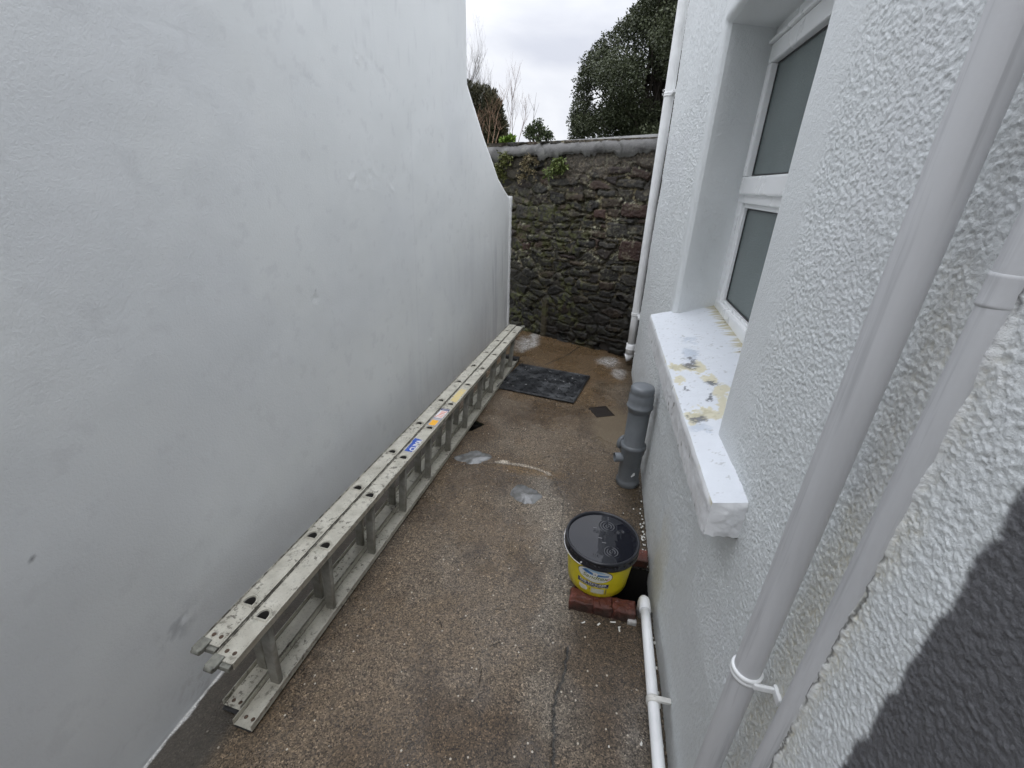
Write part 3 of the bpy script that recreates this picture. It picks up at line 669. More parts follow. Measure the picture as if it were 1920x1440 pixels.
for e_ in [(300, 140, 60, 10), (210, 150, 50, 10), (380, 610, 12, 8)]: lsl((.68, .71, .75), .5 * ell(*e_, soft=.6))
# green-brown grime running out from under the frame, in brush strokes
gx = Wv.ravel() + .10 * (fbm(u_ * 1, v_ * .12, .012, 511, 3, .6) - .5) * 3
lsl((.42, .37, .20), .85 * ss(.80, .92, gx) * ss(.25, .5, U.ravel())); lsl((.10, .085, .05), .8 * ss(.86, .95, gx) * ss(.55, .62, fbm(u_, v_ * .3, .015, 513, 3)) * ss(.3, .5, U.ravel()))
lsl((.30, .30, .28), .5 * ss(.72, .8, fbm(u_, v_, .012, 515, 3, .6)))
bot = .088
ring = []
Pl = Pt.reshape(-1, 3); nT = len(Pl); idx = np.arange(nT).reshape(nu, nv)
faces = [grid_faces(nu, nv)]
VV = [Pl]; CC = [cs]; base = nT
# front face and near / far ends, with a rounded arris
zr = np.linspace(0, 1, 26)
Uf, Zf = np.meshgrid(np.linspace(0, 1, nu), zr, indexing='ij')
fr = Pt[:, 0, :]; Pf = np.repeat(fr[:, None, :], len(zr), 1)
Pf[..., 2] -= Zf * bot; Pf[..., 0] += (-.004 * np.sin(np.clip(Zf * 6, 0, 1) * np.pi / 2) + (fbm(Pf[..., 1], Pf[..., 2], .03, 521, 4) - .5) * .004 * np.minimum(Zf * 5, 1)) * ss(0, .01, Uf) * ss(0, .01, 1 - Uf)
fy, fz = Pf[..., 1].ravel(), Pf[..., 2].ravel(); cf = np.outer(np.ones(len(fy)), A(.74, .75, .76))
k1 = (.45 * ss(.45, .75, fbm(fy, fz, .12, 523, 4)))[:, None]; cf = cf * (1 - k1) + np.array((.60, .60, .60)) * k1
k1 = (.75 * (1 - ss(.0, .14, Zf.ravel() + (fbm(fy, fz, .05, 525) - .5) * .3)) * ss(.5, .62, fbm(fy, fz, .14, 526, 3)))[:, None]; cf = cf * (1 - k1) + np.array((.52, .47, .28)) * k1
k1 = (.8 * ss(.70, .76, fbm(fy, fz, .02, 527, 3)) * ss(.55, .62, fbm(fy, fz, .1, 528)))[:, None]; cf = cf * (1 - k1) + np.array((.15, .14, .13)) * k1
VV.append(Pf.reshape(-1, 3)); CC.append(cf); faces.append(grid_faces(nu, len(zr), base=base, flip=True)); base += nu * len(zr)
for row, fl in ((0, False), (-1, True)):
    e0 = Pt[row]; Pe = np.repeat(e0[:, None, :], len(zr), 1); Zf2 = np.repeat(zr[None, :], nv, 0)
    jag = .010 * fbm(e0[:, 0], e0[:, 0] * 0, .03, 531, 3) + .006 * (vn(e0[:, 0], e0[:, 0], .015, 532) - .5)
    sw_ = ss(0, .12, np.linspace(0, 1, nv))[:, None]
    Pe[..., 2] -= Zf2 * (bot + jag[:, None] * sw_); Pe[..., 1] += sw_ * (1 if row == -1 else -1) * (.005 * np.sin(np.clip(Zf2 * 5, 0, 1) * np.pi / 2) + (fbm(Pe[..., 0], Pe[..., 2], .03, 533, 4) - .5) * .014 * np.minimum(Zf2 * 5, 1))
    VV.append(Pe.reshape(-1, 3)); CC.append(np.broadcast_to(np.array((.78, .79, .80)), (nv * len(zr), 3))); faces.append(grid_faces(nv, len(zr), base=base, flip=fl)); base += nv * len(zr)
Pb = np.stack([Pf[:, -1, :], np.c_[np.full(nu, WX + .03), Pf[:, -1, 1], Pf[:, -1, 2] + .004]], 1)
VV.append(Pb.reshape(-1, 3)); CC.append(np.broadcast_to(np.array((.6, .6, .58)), (nu * 2, 3))); faces.append(grid_faces(nu, 2, base=base, flip=True)); base += nu * 2
m = NM('peeling_sill_paint'); n1 = m.noise(140, 4, .6)
m.P(Base_Color=m.mix(m.attr('col'), m.mix((.9, .9, .9), (1.0, 1.0, 1.0), m.noise(25, 5)), 1.0, 'MULTIPLY'), Roughness=m.math('MULTIPLY_ADD', n1, .3, .28)); m.bump(n1, .0014, .6)
np_mesh('window_sill', np.concatenate(VV), np.concatenate(faces), m.m, HOUSE, off=ho, attrs={'col': np.concatenate(CC)})

# window: frame, opening sash over a fixed light, frosted panes with black gaskets
upvc = plain('white_upvc', (.80, .81, .81), .28, var=.006, sc=3)
FY1, FY0, FZ0, FZ1 = HY1 + .085, HY0 - .085, 1.005, HZ1 + .02
GY1, GY0 = 2.185, 1.10
bm = bmesh.new()
def fr_(lo, hi, b=.006): box(bm, lo, hi, b)
fr_((XF, GY1 + .012, FZ0), (XF + .07, FY1 + .01, FZ1)); fr_((XF, FY0 - .01, FZ0), (XF + .07, GY0 - .012, FZ1))
fr_((XF - .002, FY0, FZ0), (XF + .068, FY1, 1.066)); fr_((XF - .002, FY0, 2.045), (XF + .068, FY1, FZ1)); fr_((XF - .002, FY0, 1.500), (XF + .068, FY1, 1.548))
# glazing beads of the lower light
for lo, hi in [((GY0 - .012, 1.066), (GY1 + .012, 1.080)), ((GY0 - .012, 1.482), (GY1 + .012, 1.500)), ((GY1, 1.080), (GY1 + .013, 1.482)), ((GY0 - .013, 1.080), (GY0, 1.482))]:
    fr_((XF + .012, lo[0], lo[1]), (XF + .06, hi[0], hi[1]), .003)
# raised opening sash round the upper light
for lo, hi in [((GY0 - .045, 1.535), (GY1 + .045, 1.603)), ((GY0 - .045, 2.000), (GY1 + .045, 2.064)), ((GY1, 1.6035), (GY1 + .0455, 1.9995)), ((GY0 - .0455, 1.6035), (GY0, 1.9995))]:
    fr_((XF - .016, lo[0], lo[1]), (XF + .055, hi[0], hi[1]), .007)
# drip bead over the sash
fr_((XF - .028, GY0 - .05, 2.066), (XF + .0, GY1 + .05, 2.078), .004)
WIN = bm_obj('window', bm, upvc, HOUSE, off=ho)
m = NM('frosted_glass'); pv = m.co((1, 60, 25)); nv1 = m.noise(8, 3, vec=m.co((1, 55, 18))); nv2 = m.noise(1.5, 3)
m.P(Base_Color=m.mix((.085, .115, .112), (.165, .20, .195), m.math('ADD', m.math('MULTIPLY', m.ramp(m.noise(3.5, 3), [(.3, 0), (.7, 1)]), .6), m.math('MULTIPLY', m.ramp(m.noise(110, 2, vec=m.co((1, .6, 1.6))), [(.4, 0), (.6, 1)]), .4))), Roughness=.24); m.bump(m.math('ADD', nv1, m.math('MULTIPLY', m.noise(170, 2), .8)), .0035, .9)
m.b.inputs['Coat Weight'].default_value = .25; m.b.inputs['Coat Roughness'].default_value = .15
gask = plain('black_rubber_gasket', (.012, .012, .013), .5)
for z0_, z1_, xo in ((1.080, 1.482, .024), (1.603, 2.000, .010)):
    bm = bmesh.new(); box(bm, (XF + xo + .004, GY0 + .004, z0_ + .004), (XF + xo + .016, GY1 - .004, z1_ - .004))
    bm_obj('pane', bm, m.m, WIN).location = -Vector((0, 0, 0)); p = bpy.context.scene.objects[-1]
    p.location = -ho
    bm = bmesh.new(); g = .0075
    for lo, hi in [((GY0, z0_), (GY1, z0_ + g)), ((GY0, z1_ - g), (GY1, z1_)), ((GY0, z0_ + g), (GY0 + g, z1_ - g)), ((GY1 - g, z0_ + g), (GY1, z1_ - g))]:
        box(bm, (XF + xo, lo[0], lo[1]), (XF + xo + .012, hi[0], hi[1]), .0015, 1)
    g_ = bm_obj('gasket', bm, gask, WIN); g_.location = -ho

# ------------------------------------------------------------------ pipes
pvc = NM('white_painted_pipe'); n1 = pvc.noise(14, 5, .6, vec=pvc.co((1, 1, .18))); n2 = pvc.noise(60, 4, .65, vec=pvc.co((1, 1, .1)))
pvc.P(Base_Color=pvc.mix((.60, .61, .62), (.76, .77, .78), pvc.ramp(n1, [(.3, 0), (.65, 1)])), Roughness=pvc.math('MULTIPLY_ADD', n2, .3, .3)); pvc.bump(n2, .0007); pvc = pvc.m
pvcw = plain('white_pipe_clean', (.80, .81, .81), .35, var=.05, sc=12)
pvcd = plain('white_pipe_grimy', (.62, .61, .57), .42, var=.14, sc=25)
def dirty_pipe():
    m = NM('scuffed_white_pipe'); n1 = m.noise(10, 5, .6, vec=m.co((1, 1, .12))); sc1 = m.noise(90, 4, .6, vec=m.co((1, 1, .03)))
    c = m.mix((.49, .495, .505), (.60, .605, .615), m.ramp(n1, [(.35, 0), (.65, 1)]))
    c = m.mix(c, (.36, .365, .375), m.math('MULTIPLY', m.ramp(sc1, [(.55, 0), (.66, .8)]), m.ramp(m.noise(5, 2), [(.38, .15), (.6, 1)])))
    m.P(Base_Color=c, Roughness=m.math('MULTIPLY_ADD', n1, .3, .3)); m.bump(m.noise(220, 3), .0004, .5); return m.m
scuff = dirty_pipe()
def clip_ring(bm, c, r, axis, h=.016, to=None, th=.004):
    """a pipe clip: ring round the pipe plus an arm to the wall"""
    c = Vector(c); ax = Vector(axis).normalized(); a = Vector((1, 0, 0)) if abs(ax.x) < .9 else Vector((0, 1, 0)); u = ax.cross(a).normalized(); v = ax.cross(u)
    prof = [(r - .001, -h / 2), (r + th * .7, -h / 2), (r + th, -h / 3), (r + th, -h / 9), (r + th * .6, 0), (r + th, h / 9), (r + th, h / 3), (r + th * .7, h / 2), (r - .001, h / 2)]
    N = 28; rg = [[bm.verts.new(c + (u * math.cos(k * 2 * math.pi / N) + v * math.sin(k * 2 * math.pi / N)) * p + ax * q) for k in range(N)] for p, q in prof]
    for A_, B_ in zip(rg, rg[1:]):
        for k in range(N): f = bm.faces.new((A_[k], A_[(k + 1) % N], B_[(k + 1) % N], B_[k])); f.smooth = True
    if to is not None:
        to = Vector(to); d = to - c; tube(bm, [c + d.normalized() * r * .9, to], h * .42, 10)
# waste pipe, nearest to the camera
bx_, by_, br_ = .3055, .5275, .0205
t = empty('waste_pipe', (bx_, by_, 0)); tag(t, 'thicker white waste pipe running up the roughcast on a clip', 'pipe', 'white pipes on the house wall')
bm = bmesh.new(); tube(bm, [(bx_, by_, .02 + k * .2) for k in range(15)], br_, 32); bm_obj('pipe', bm, scuff, t, off=t.location)
bm = bmesh.new(); clip_ring(bm, (bx_, by_, .825), br_, (0, 0, 1), .017); box(bm, (bx_ + .004, by_ - .0275, .819), (WX + .003, by_ - .0215, .831), .0025); box(bm, (WX - .008, by_ - .045, .817), (WX + .004, by_ - .018, .833), .003)
bm_obj('clip', bm, pvcw, t, off=t.location)
# overflow pipe half buried in the render
ox_, oy_, or_ = .340, .4557, .0138
t = empty('overflow_pipe', (ox_, oy_, 0)); tag(t, 'thinner white pipe half buried in render, nearest to the dark grey paint', 'pipe', 'white pipes on the house wall')
bm = bmesh.new(); tube(bm, [(ox_, oy_ + .0015 * math.sin(k * .8), .02 + k * .2) for k in range(15)], or_, 24); bm_obj('pipe', bm, scuff, t, off=t.location)
bm = bmesh.new()
lathe(bm, [(or_ - .001, 1.462), (or_ + .0007, 1.463), (or_ + .0009, 1.466), (or_ + .0006, 1.469), (or_ + .0006, 1.486), (or_ + .0009, 1.489), (or_ + .0007, 1.492), (or_ - .001, 1.493)], (ox_, oy_), 24)
bm_obj('coupling', bm, scuff, t, off=t.location)
# rainwater pipe at the far corner of the house
rx_, ry_, rr_ = .319, 4.00, .0365
t = empty('rainwater_pipe', (rx_, ry_, 0)); tag(t, 'white rainwater downpipe at the far corner of the house with a shoe at its foot', 'pipe', 'white pipes on the house wall')
bm = bmesh.new(); tube(bm, [(rx_, ry_, .20 + k * .25) for k in range(12)], rr_, 28); bm_obj('pipe', bm, pvcw, t, off=t.location)
for z_ in (.50, 2.185):
    bm = bmesh.new(); clip_ring(bm, (rx_, ry_, z_), rr_, (0, 0, 1), .028, None, .005); box(bm, (rx_ + .01, YC - .03, z_ - .010), (rx_ + .075, ry_ - .02, z_ + .010), .003)
    bm_obj('clip', bm, pvcw, t, off=t.location)
bm = bmesh.new()
pts = [Vector((rx_, ry_, .215)), Vector((rx_, ry_, .12))] + arc((rx_ - .045, ry_, .115), 0, -1.35, 8, (1, 0, 0), (0, 0, 1), .045)
tube(bm, pts, [rr_ + .006, rr_ + .006] + [rr_ + .003] * 9, 26, caps=False); tube(bm, [p for p in pts[:2]] , rr_ + .0075, 26); lathe(bm, [(rr_, .155), (rr_ + .010, .157), (rr_ + .010, .172), (rr_, .174)], (rx_, ry_), 26)
bm_obj('shoe', bm, pvcw, t, off=t.location)
# low waste pipe along the foot of the wall
lx_, lz_, lr_ = .2935, .10, .0175
t = empty('drain_spout', (lx_, 1.25, 0)); tag(t, 'low white waste pipe along the foot of the wall, bending down beside the paint tub', 'pipe', 'white pipes on the house wall')
bm = bmesh.new(); tube(bm, [(lx_ + .012 * (1 - k / 10), .2 + k * .102, lz_ + .004 * (1 - k / 10)) for k in range(11)], lr_, 26); bm_obj('pipe', bm, pvcw, t, off=t.location)
bm = bmesh.new(); pts = [Vector((lx_, 1.205, lz_)), Vector((lx_, 1.235, lz_))] + arc((lx_, 1.24, lz_ - .022), math.pi / 2, .1, 8, (0, 1, 0), (0, 0, 1), .022) + [Vector((lx_, 1.263, lz_ - .09))]
tube(bm, pts, lr_ + .0035, 24); lathe(bm, [(.0, 0)], (0, 0), 3) if False else None
bm_obj('elbow', bm, pvcw, t, off=t.location)
bm = bmesh.new(); clip_ring(bm, (lx_ + .004, .885, lz_ + .0015), lr_, (0, 1, 0), .020); box(bm, (lx_ + .008, .877, lz_ + .010), (WX + .002, .893, lz_ + .022), .003); bm_obj('clip', bm, pvcd, t, off=t.location)

# grey soil pipe standing by the wall
sx_, sy_, sr_ = .262, 2.13, .0580
gpl = NM('grey_pvc'); n1 = gpl.noise(9, 5); n2 = gpl.noise(80, 4)
gpl.P(Base_Color=gpl.mix((.105, .115, .125), (.150, .162, .172), gpl.ramp(n1, [(.3, 0), (.7, 1)])), Roughness=gpl.math('MULTIPLY_ADD', n2, .25, .30)); gpl = gpl.m
gpl2 = plain('pale_grey_pvc', (.175, .19, .205), .32, var=.06, sc=14)
t = empty('soil_pipe', (sx_, sy_, 0)); tag(t, 'short grey capped soil pipe standing beside the wall', 'pipe')
C_ = (sx_, sy_)
bm = bmesh.new(); lathe(bm, [(sr_ + .005, 0), (sr_ + .007, .004), (sr_ + .007, .026), (sr_ + .004, .032), (sr_ + .001, .04), (sr_, .045), (sr_, .20), (sr_ + .007, .215), (sr_ + .007, .240), (sr_ + .011, .244), (sr_ + .011, .262), (sr_ + .004, .266), (sr_ - .002, .270), (sr_ - .002, .50)], C_, 44); bm_obj('pipe', bm, gpl, t, off=t.location)
bm = bmesh.new(); lathe(bm, [(sr_ - .004, .468), (sr_ + .002, .470), (sr_ + .004, .490), (sr_ + .010, .494), (sr_ + .012, .500), (sr_ + .010, .508), (sr_ + .006, .512), (sr_ + .007, .540), (sr_ + .006, .566), (sr_ + .001, .578), (sr_ + .004, .584), (sr_ + .003, .606), (sr_ - .002, .614), (sr_ - .008, .616), (.0005, .615)], C_, 44); bm_obj('cap', bm, gpl2, t, off=t.location)
bm = bmesh.new()
dr = Vector((-.88, -.25, 0)).normalized(); c0 = Vector((sx_, sy_, .175)) + dr * .03; tube(bm, [c0, c0 + dr * .066], .026, 24, caps=False); tube(bm, [c0 + dr * .066, c0 + dr * .036], .022, 24, caps=False)
tube(bm, [c0 + dr * .036, c0 + dr * .037], .023, 24)
bm_obj('inlet_stub', bm, gpl2, t, off=t.location)
bm = bmesh.new(); dr = Vector((-.75, .66, 0)).normalized(); c0 = Vector((sx_, sy_, .235)) + dr * .02; tube(bm, [c0, c0 + dr * .045, c0 + dr * .046, c0 + dr * .062, c0 + dr * .063], [.036, .036, .042, .042, .036], 26)
bm_obj('access_plug', bm, gpl, t, off=t.location)
# little paint splash patches stay on the pipe
bm = bmesh.new()
for k in range(3):
    a_ = math.radians(-100 + 22 + k * 5); rr = .006 + .003 * k
    pts_ = [(sx_ + (sr_ + .0012) * math.cos(a_ + rr * 10 * math.cos(q * .9) * (1 + .3 * math.sin(q * 2.3))), sy_ + (sr_ + .0012) * math.sin(a_ + rr * 10 * math.cos(q * .9) * (1 + .3 * math.sin(q * 2.3))), .085 + k * .006 + rr * math.sin(q * .9)) for q in range(7)]
    bm.faces.new([bm.verts.new(p) for p in pts_])
bm_obj('paint_splash', bm, pvcw, t, off=t.location)
bm = bmesh.new(); tube(bm, [(sx_ + .052, sy_ + .02, .27), (sx_ + .055, sy_ + .02, .56)], .008, 12); bm_obj('bracket', bm, plain('galvanised_bracket', (.5, .5, .5), .45, .3), t, off=t.location)

# ------------------------------------------------------------------ ladder
alu = NM('weathered_aluminium')
n1 = alu.noise(18, 6, .65); n2 = alu.noise(170, 4, .7); n3 = alu.noise(55, 5, .7)
c = alu.mix((.42, .40, .335), (.62, .60, .52), alu.ramp(n1, [(.3, 0), (.7, 1)]))
blot = alu.math('MULTIPLY', alu.ramp(n3, [(.54, 0), (.60, 1)]), alu.ramp(alu.noise(6, 3), [(.42, 0), (.56, 1)]))
c = alu.mix(c, (.07, .06, .045), alu.math('MULTIPLY', blot, .75)); c = alu.mix(c, (.10, .09, .07), alu.math('MULTIPLY', alu.ramp(n2, [(.60, 0), (.66, 1)]), .65))
alu.P(Base_Color=c, Metallic=.35, Roughness=alu.math('MULTIPLY_ADD', n1, .3, .36)); alu.bump(n2, .0006, .6); alu = alu.m
alud = NM('dull_aluminium_rung'); n1 = alud.noise(25, 5, .6)
alud.P(Base_Color=alud.mix((.20, .19, .16), (.36, .35, .31), alud.ramp(n1, [(.3, 0), (.7, 1)])), Metallic=.45, Roughness=alud.math('MULTIPLY_ADD', n1, .3, .36)); alud = alud.m
dark = plain('black_ladder_plastic', (.03, .03, .03), .5, var=.2)
capm = plain('grey_ladder_plastic', (.20, .20, .17), .55, var=.25, sc=60)
rivm = plain('rusty_rivet', (.09, .055, .035), .6, var=.3, sc=200)
grim = NM('grimy_ladder_edge'); n1 = grim.noise(38, 5, .65); grim.P(Base_Color=grim.mix((.045, .04, .03), (.34, .325, .27), grim.ramp(n1, [(.46, 0), (.62, 1)])), Roughness=.6); grim = grim.m
inblk = plain('black_inside_rung', (.012, .011, .009), .85)  # inside of the rung tubes in one near-black colour
LP = Vector((-.890, .569, .0)); LU = Vector((.0555, .99846, 0)); LN = Vector((-.99846, .0555, 0)); LH = .338; LEAN = -.030 / LH
LM = Matrix(((LU.x, LN.x, LN.x * LEAN, LP.x), (LU.y, LN.y, LN.y * LEAN, LP.y), (0, 0, 1, .012), (0, 0, 0, 1)))   # local (along, across, up)
LAD = empty('ladder', LP); tag(LAD, 'aluminium double extension ladder lying on its edge along the left wall', 'ladder')
lo_ = LP
def lobj(name, bm, mats, parent=None, smooth=False):
    bmesh.ops.recalc_face_normals(bm, faces=bm.faces)
    bmesh.ops.transform(bm, matrix=LM, verts=bm.verts); o = bm_obj(name, bm, mats, parent or LAD, smooth, off=lo_)
    return o
def dloop(cu, cn, r, n=28):
    """D-shaped rung outline: flat on the near side, round on the far"""
    out = []
    for k in range(n):
        a = 2 * math.pi * k / n; ex = 2.0 if math.cos(a) > -.2 else 3.2
        x_ = math.copysign(abs(math.cos(a)) ** (2 / ex), math.cos(a)); y_ = math.copysign(abs(math.sin(a)) ** (2 / ex), math.sin(a))
        out.append((cu + r * max(x_, -.66) * 1.02, cn + r * y_ * (1.0 + .10 * -x_)))
    return out
RU = [.144 + .2885 * k for k in range(11)]
def stile(n0, n1, z, up, L0, L1, us_, lipw=.006):
    """web 2.5 mm thick with holes, raised lips along both edges and flanges turned inwards; up = +1 top stile, -1 bottom stile"""
    bm = bmesh.new(); nc = (n0 + n1) / 2; th = .0025; r = .0175
    N = 28
    def two(pts): return [bm.verts.new((a, b, z)) for a, b in pts], [bm.verts.new((a, b, z - up * th)) for a, b in pts]
    prev = None
    edges = [L0]
    for u in us_: edges += [u - .03, u + .03]
    edges.append(L1)
    cols = {}
    def col(u):
        if u not in cols: cols[u] = two([(u, n0), (u, n1)])
        return cols[u]
    for k in range(0, len(edges) - 1):
        a, b = edges[k], edges[k + 1]; A_, B_ = col(a), col(b)
        if k % 2 == 0:
            for s_ in (0, 1): bm.faces.new((A_[s_][0], B_[s_][0], B_[s_][1], A_[s_][1]))
        else:
            u = (a + b) / 2; inn = two(dloop(u, nc, r, N))
            # outer rectangle sampled towards the same directions
            ang = [math.atan2(v.co.y - nc, v.co.x - u) for v in inn[0]]
            hw, hn = .03, (n1 - n0) / 2
            outp = []
            for q in ang:
                s_ = min(hw / max(abs(math.cos(q)), 1e-6), hn / max(abs(math.sin(q)), 1e-6)); outp.append((u + s_ * math.cos(q), nc + s_ * math.sin(q)))
            O = two(outp)
            for s_ in (0, 1):
                for q in range(N): bm.faces.new((O[s_][q], O[s_][(q + 1) % N], inn[s_][(q + 1) % N], inn[s_][q]))
                cs_ = {(-1, -1): A_[s_][0], (-1, 1): A_[s_][1], (1, -1): B_[s_][0], (1, 1): B_[s_][1]}
                for q in range(N):
                    p, p2 = outp[q], outp[(q + 1) % N]; onx = lambda w_: abs(abs(w_[0] - u) - hw) < 1e-6
                    if onx(p) != onx(p2):
                        mxx = p if onx(p) else p2; mny = p2 if onx(p) else p
                        key = (int(math.copysign(1, mxx[0] - u)), int(math.copysign(1, mny[1] - nc)))
                        try: bm.faces.new((O[s_][q], O[s_][(q + 1) % N], cs_[key]))
                        except Exception: pass
            for q in range(N): f = bm.faces.new((inn[0][q], inn[0][(q + 1) % N], inn[1][(q + 1) % N], inn[1][q])); f.smooth = True
            # swaged collars on both faces
            for zc, s_ in ((z + up * .001, up), (z - up * (th + .002), -up)):
                for (rc, rt) in ((r + .0024, .0024), (r + .0068, .0015)):
                    tube(bm, [(a_, b_, zc) for a_, b_ in dloop(u, nc, rc, N)], rt, 8, closed=True)
    def bx2(a0, b0, z0_, a1, b1, z1_, bv=.0008): box(bm, (a0, min(b0, b1), min(z0_, z1_)), (a1, max(b0, b1), max(z0_, z1_)), bv, 1)
    for s_, e_ in ((1, n0), (-1, n1)):
        nf_ = len(bm.faces); bx2(L0, e_, z + up * .0035, L1, e_ + s_ * .0045, z - up * .0030)                 # lip
        if s_ < 0:
            bm.faces.ensure_lookup_table()
            for f in list(bm.faces)[nf_:]: f.material_index = 1
        bx2(L0, e_ + s_ * .0005, z - up * .0028, L1, e_ + s_ * .0030, z - up * .024)      # flange
        bx2(L0 + .001, e_ + s_ * .0085, z + up * .0008, L1 - .001, e_ + s_ * .0098, z - up * .001, 0)  # fine extrusion ridge
    return bm
SECT = [(0.002, .072, 0.0, RU), (.0775, .1475, .028, [u + .028 for u in RU])]
for si, (n0, n1, du, us_) in enumerate(SECT):
    nc = (n0 + n1) / 2
    top = lobj('stile', stile(n0, n1, LH, 1, du + .0, 3.225 + du, us_), [alu, grim])
    btm = lobj('stile', stile(n0, n1, .004, -1, du + (.0 if si == 0 else .008), 3.225 + du, us_), [alu, grim])
    for u in us_:
        bm = bmesh.new(); a = dloop(u, nc, .0175); b = dloop(u, nc, .0157)
        lv = [[bm.verts.new((p[0], p[1], z_)) for p in lp] for lp, z_ in ((a, .002), (a, LH - .002), (b, LH - .002), (b, .002))]
        for A_, B_ in zip(lv, lv[1:]):
            for q in range(28): f = bm.faces.new((A_[q], A_[(q + 1) % 28], B_[(q + 1) % 28], B_[q])); f.smooth = True; f.material_index = 1 if A_ is lv[2] else 0
        lobj('rung', bm, [alud, inblk])
    # rivets at the near ends, plastic plugs at both ends
    for z_, sg in ((LH, 1), (.004, -1)):
        for q in (-.014, .012):
            bm = bmesh.new()
            r_ = [(.0001, .0042), (.003, .004), (.005, .0025), (.0062, 0.0)]
            for zf in ((z_ + .0005) if sg > 0 else (z_ + .0028),):
                ring = lathe(bm, [(rad, zf + hh_ * .7) for rad, hh_ in r_], (du + .026, nc + q), 14)
            lobj('rivet', bm, rivm, top if sg > 0 else btm)
    bm = bmesh.new()
    box(bm, (du - .012, n0 + .006, LH - .024), (du + .05, n1 - .006, LH - .004), .004); box(bm, (du - .026, n1 - .034, LH - .012), (du + .012, n1 + .001, LH + .006), .005)
    tube(bm, [(du - .024, n1 - .030, LH - .004), (du - .024, n1 - .004, LH - .004)], .009, 12)
    lobj('end_plug', bm, capm, top)
    bm = bmesh.new(); box(bm, (du - .002, n0 + .004, -.004), (du + .04, n1 - .004, .0005), .001); lobj('end_plug', bm, dark, btm)
    bm = bmesh.new()
    box(bm, (3.19 + du, n0 + .006, LH - .024), (3.243 + du, n1 - .006, LH - .002), .004)
    if si == 0: box(bm, (3.205, n0 - .012, LH - .006), (3.245, n0 + .02, LH + .007), .003); box(bm, (3.22, n0 - .014, LH - .036), (3.243, n0 - .006, LH + .006), .003)
    lobj('end_plug', bm, capm, top)
    bm = bmesh.new(); box(bm, (3.18 + du, n0 - .004, .004), (3.238 + du, n1 - .006, .034), .005); lobj('end_plug', bm, dark, btm)
    if si == 0: front_top = top
# stickers on the front top stile
def sticker_mat(name, colr, rough=.4):
    m = NM(name); n1 = m.noise(120, 4, .65); m.P(Base_Color=m.mix(colr, (.42, .41, .36), m.ramp(n1, [(.58, 0), (.66, .75)])), Roughness=rough); return m.m
s_blue = sticker_mat('sticker_blue', (.015, .075, .40)); s_white = sticker_mat('sticker_white', (.70, .70, .70)); s_red = sticker_mat('sticker_red', (.72, .20, .12)); s_pink = sticker_mat('sticker_pink', (.72, .45, .40))
s_or = sticker_mat('sticker_orange', (.85, .42, .02)); s_navy = sticker_mat('sticker_navy', (.03, .035, .14)); s_grey = sticker_mat('sticker_grey', (.40, .41, .44))
def worn_yellow():
    m = NM('sticker_worn_yellow'); n1 = m.noise(75, 4, .7); m.P(Base_Color=m.ramp(n1, [(.40, (.46, .44, .36)), (.46, (.66, .52, .20)), (.58, (.62, .50, .22)), (.64, (.40, .38, .31))]), Roughness=.5); return m.m
s_yel = worn_yellow()
def text_mesh(body, size, shear=0.0, bold=0.0):
    cu = bpy.data.curves.new('txt', 'FONT'); cu.body = body; cu.size = size; cu.shear = shear; cu.offset = bold; cu.align_x = 'CENTER'; cu.align_y = 'CENTER'; cu.fill_mode = 'FRONT'; cu.resolution_u = 3
    o = bpy.data.objects.new('txt', cu); COL.objects.link(o); bpy.context.view_layer.update()
    me = bpy.data.meshes.new_from_object(o.evaluated_get(bpy.context.evaluated_depsgraph_get()))
    bpy.data.objects.remove(o); bpy.data.curves.remove(cu)
    V_ = [tuple(v.co) for v in me.vertices]; F_ = [tuple(p.vertices) for p in me.polygons]; bpy.data.meshes.remove(me); return V_, F_
ZS = LH + .0009
def st_poly(bm, pts, mi, dz=0.0):
    f = bm.faces.new([bm.verts.new((a, b, ZS + dz)) for a, b in pts]); f.material_index = mi
    return f
def rect(a0, b0, a1, b1): return [(a0, b0), (a1, b0), (a1, b1), (a0, b1)]
def st_text(bm, body, size, u, n, mi, dz, sx=1.0, **k):
    V_, F_ = text_mesh(body, size, **k); vs = [bm.verts.new((u + a * sx, n + b, ZS + dz)) for a, b, _ in V_]
    for f in F_:
        try: bm.faces.new([vs[i] for i in f]).material_index = mi
        except Exception: pass
def sobj(name, bm, mats):
    bmesh.ops.transform(bm, matrix=LM, verts=bm.verts)
    for f in bm.faces:
        f.normal_update()
        if f.normal.z < 0: f.normal_flip()
    return bm_obj(name, bm, mats, front_top, off=lo_)
bm = bmesh.new()
st_poly(bm, [(1.062, .020), (1.175, .020), (1.178, .036), (1.184, .062), (1.150, .064), (1.146, .058), (1.062, .060)], 0); st_text(bm, 'CLIMA', .040, 1.121, .026, 1, .0003, .86, bold=.0012)
sobj('sticker', bm, [s_blue, s_white])['label'] = 'torn blue sticker with white letters'
bm = bmesh.new()
U0 = 1.322
st_poly(bm, rect(U0, .012, U0 + .200, .064), 2); st_poly(bm, rect(U0 + .002, .014, U0 + .084, .062), 0, .0002); st_poly(bm, rect(U0 + .006, .020, U0 + .062, .058), 3, .0004)
st_poly(bm, rect(U0 + .088, .014, U0 + .178, .062), 1, .0002); st_poly(bm, rect(U0 + .066, .018, U0 + .080, .060), 6, .0004)
st_poly(bm, [(U0 + .092, .056), (U0 + .096, .061), (U0 + .174, .022), (U0 + .170, .016)], 4, .0005); st_poly(bm, [(U0 + .110, .049), (U0 + .172, .052), (U0 + .172, .028)], 5, .0004); st_poly(bm, rect(U0 + .182, .016, U0 + .196, .060), 2, .0003); st_poly(bm, rect(U0 + .186, .022, U0 + .192, .056), 6, .0004)
st_poly(bm, [(U0 + .092, .020), (U0 + .150, .017), (U0 + .098, .044)], 5, .0004)
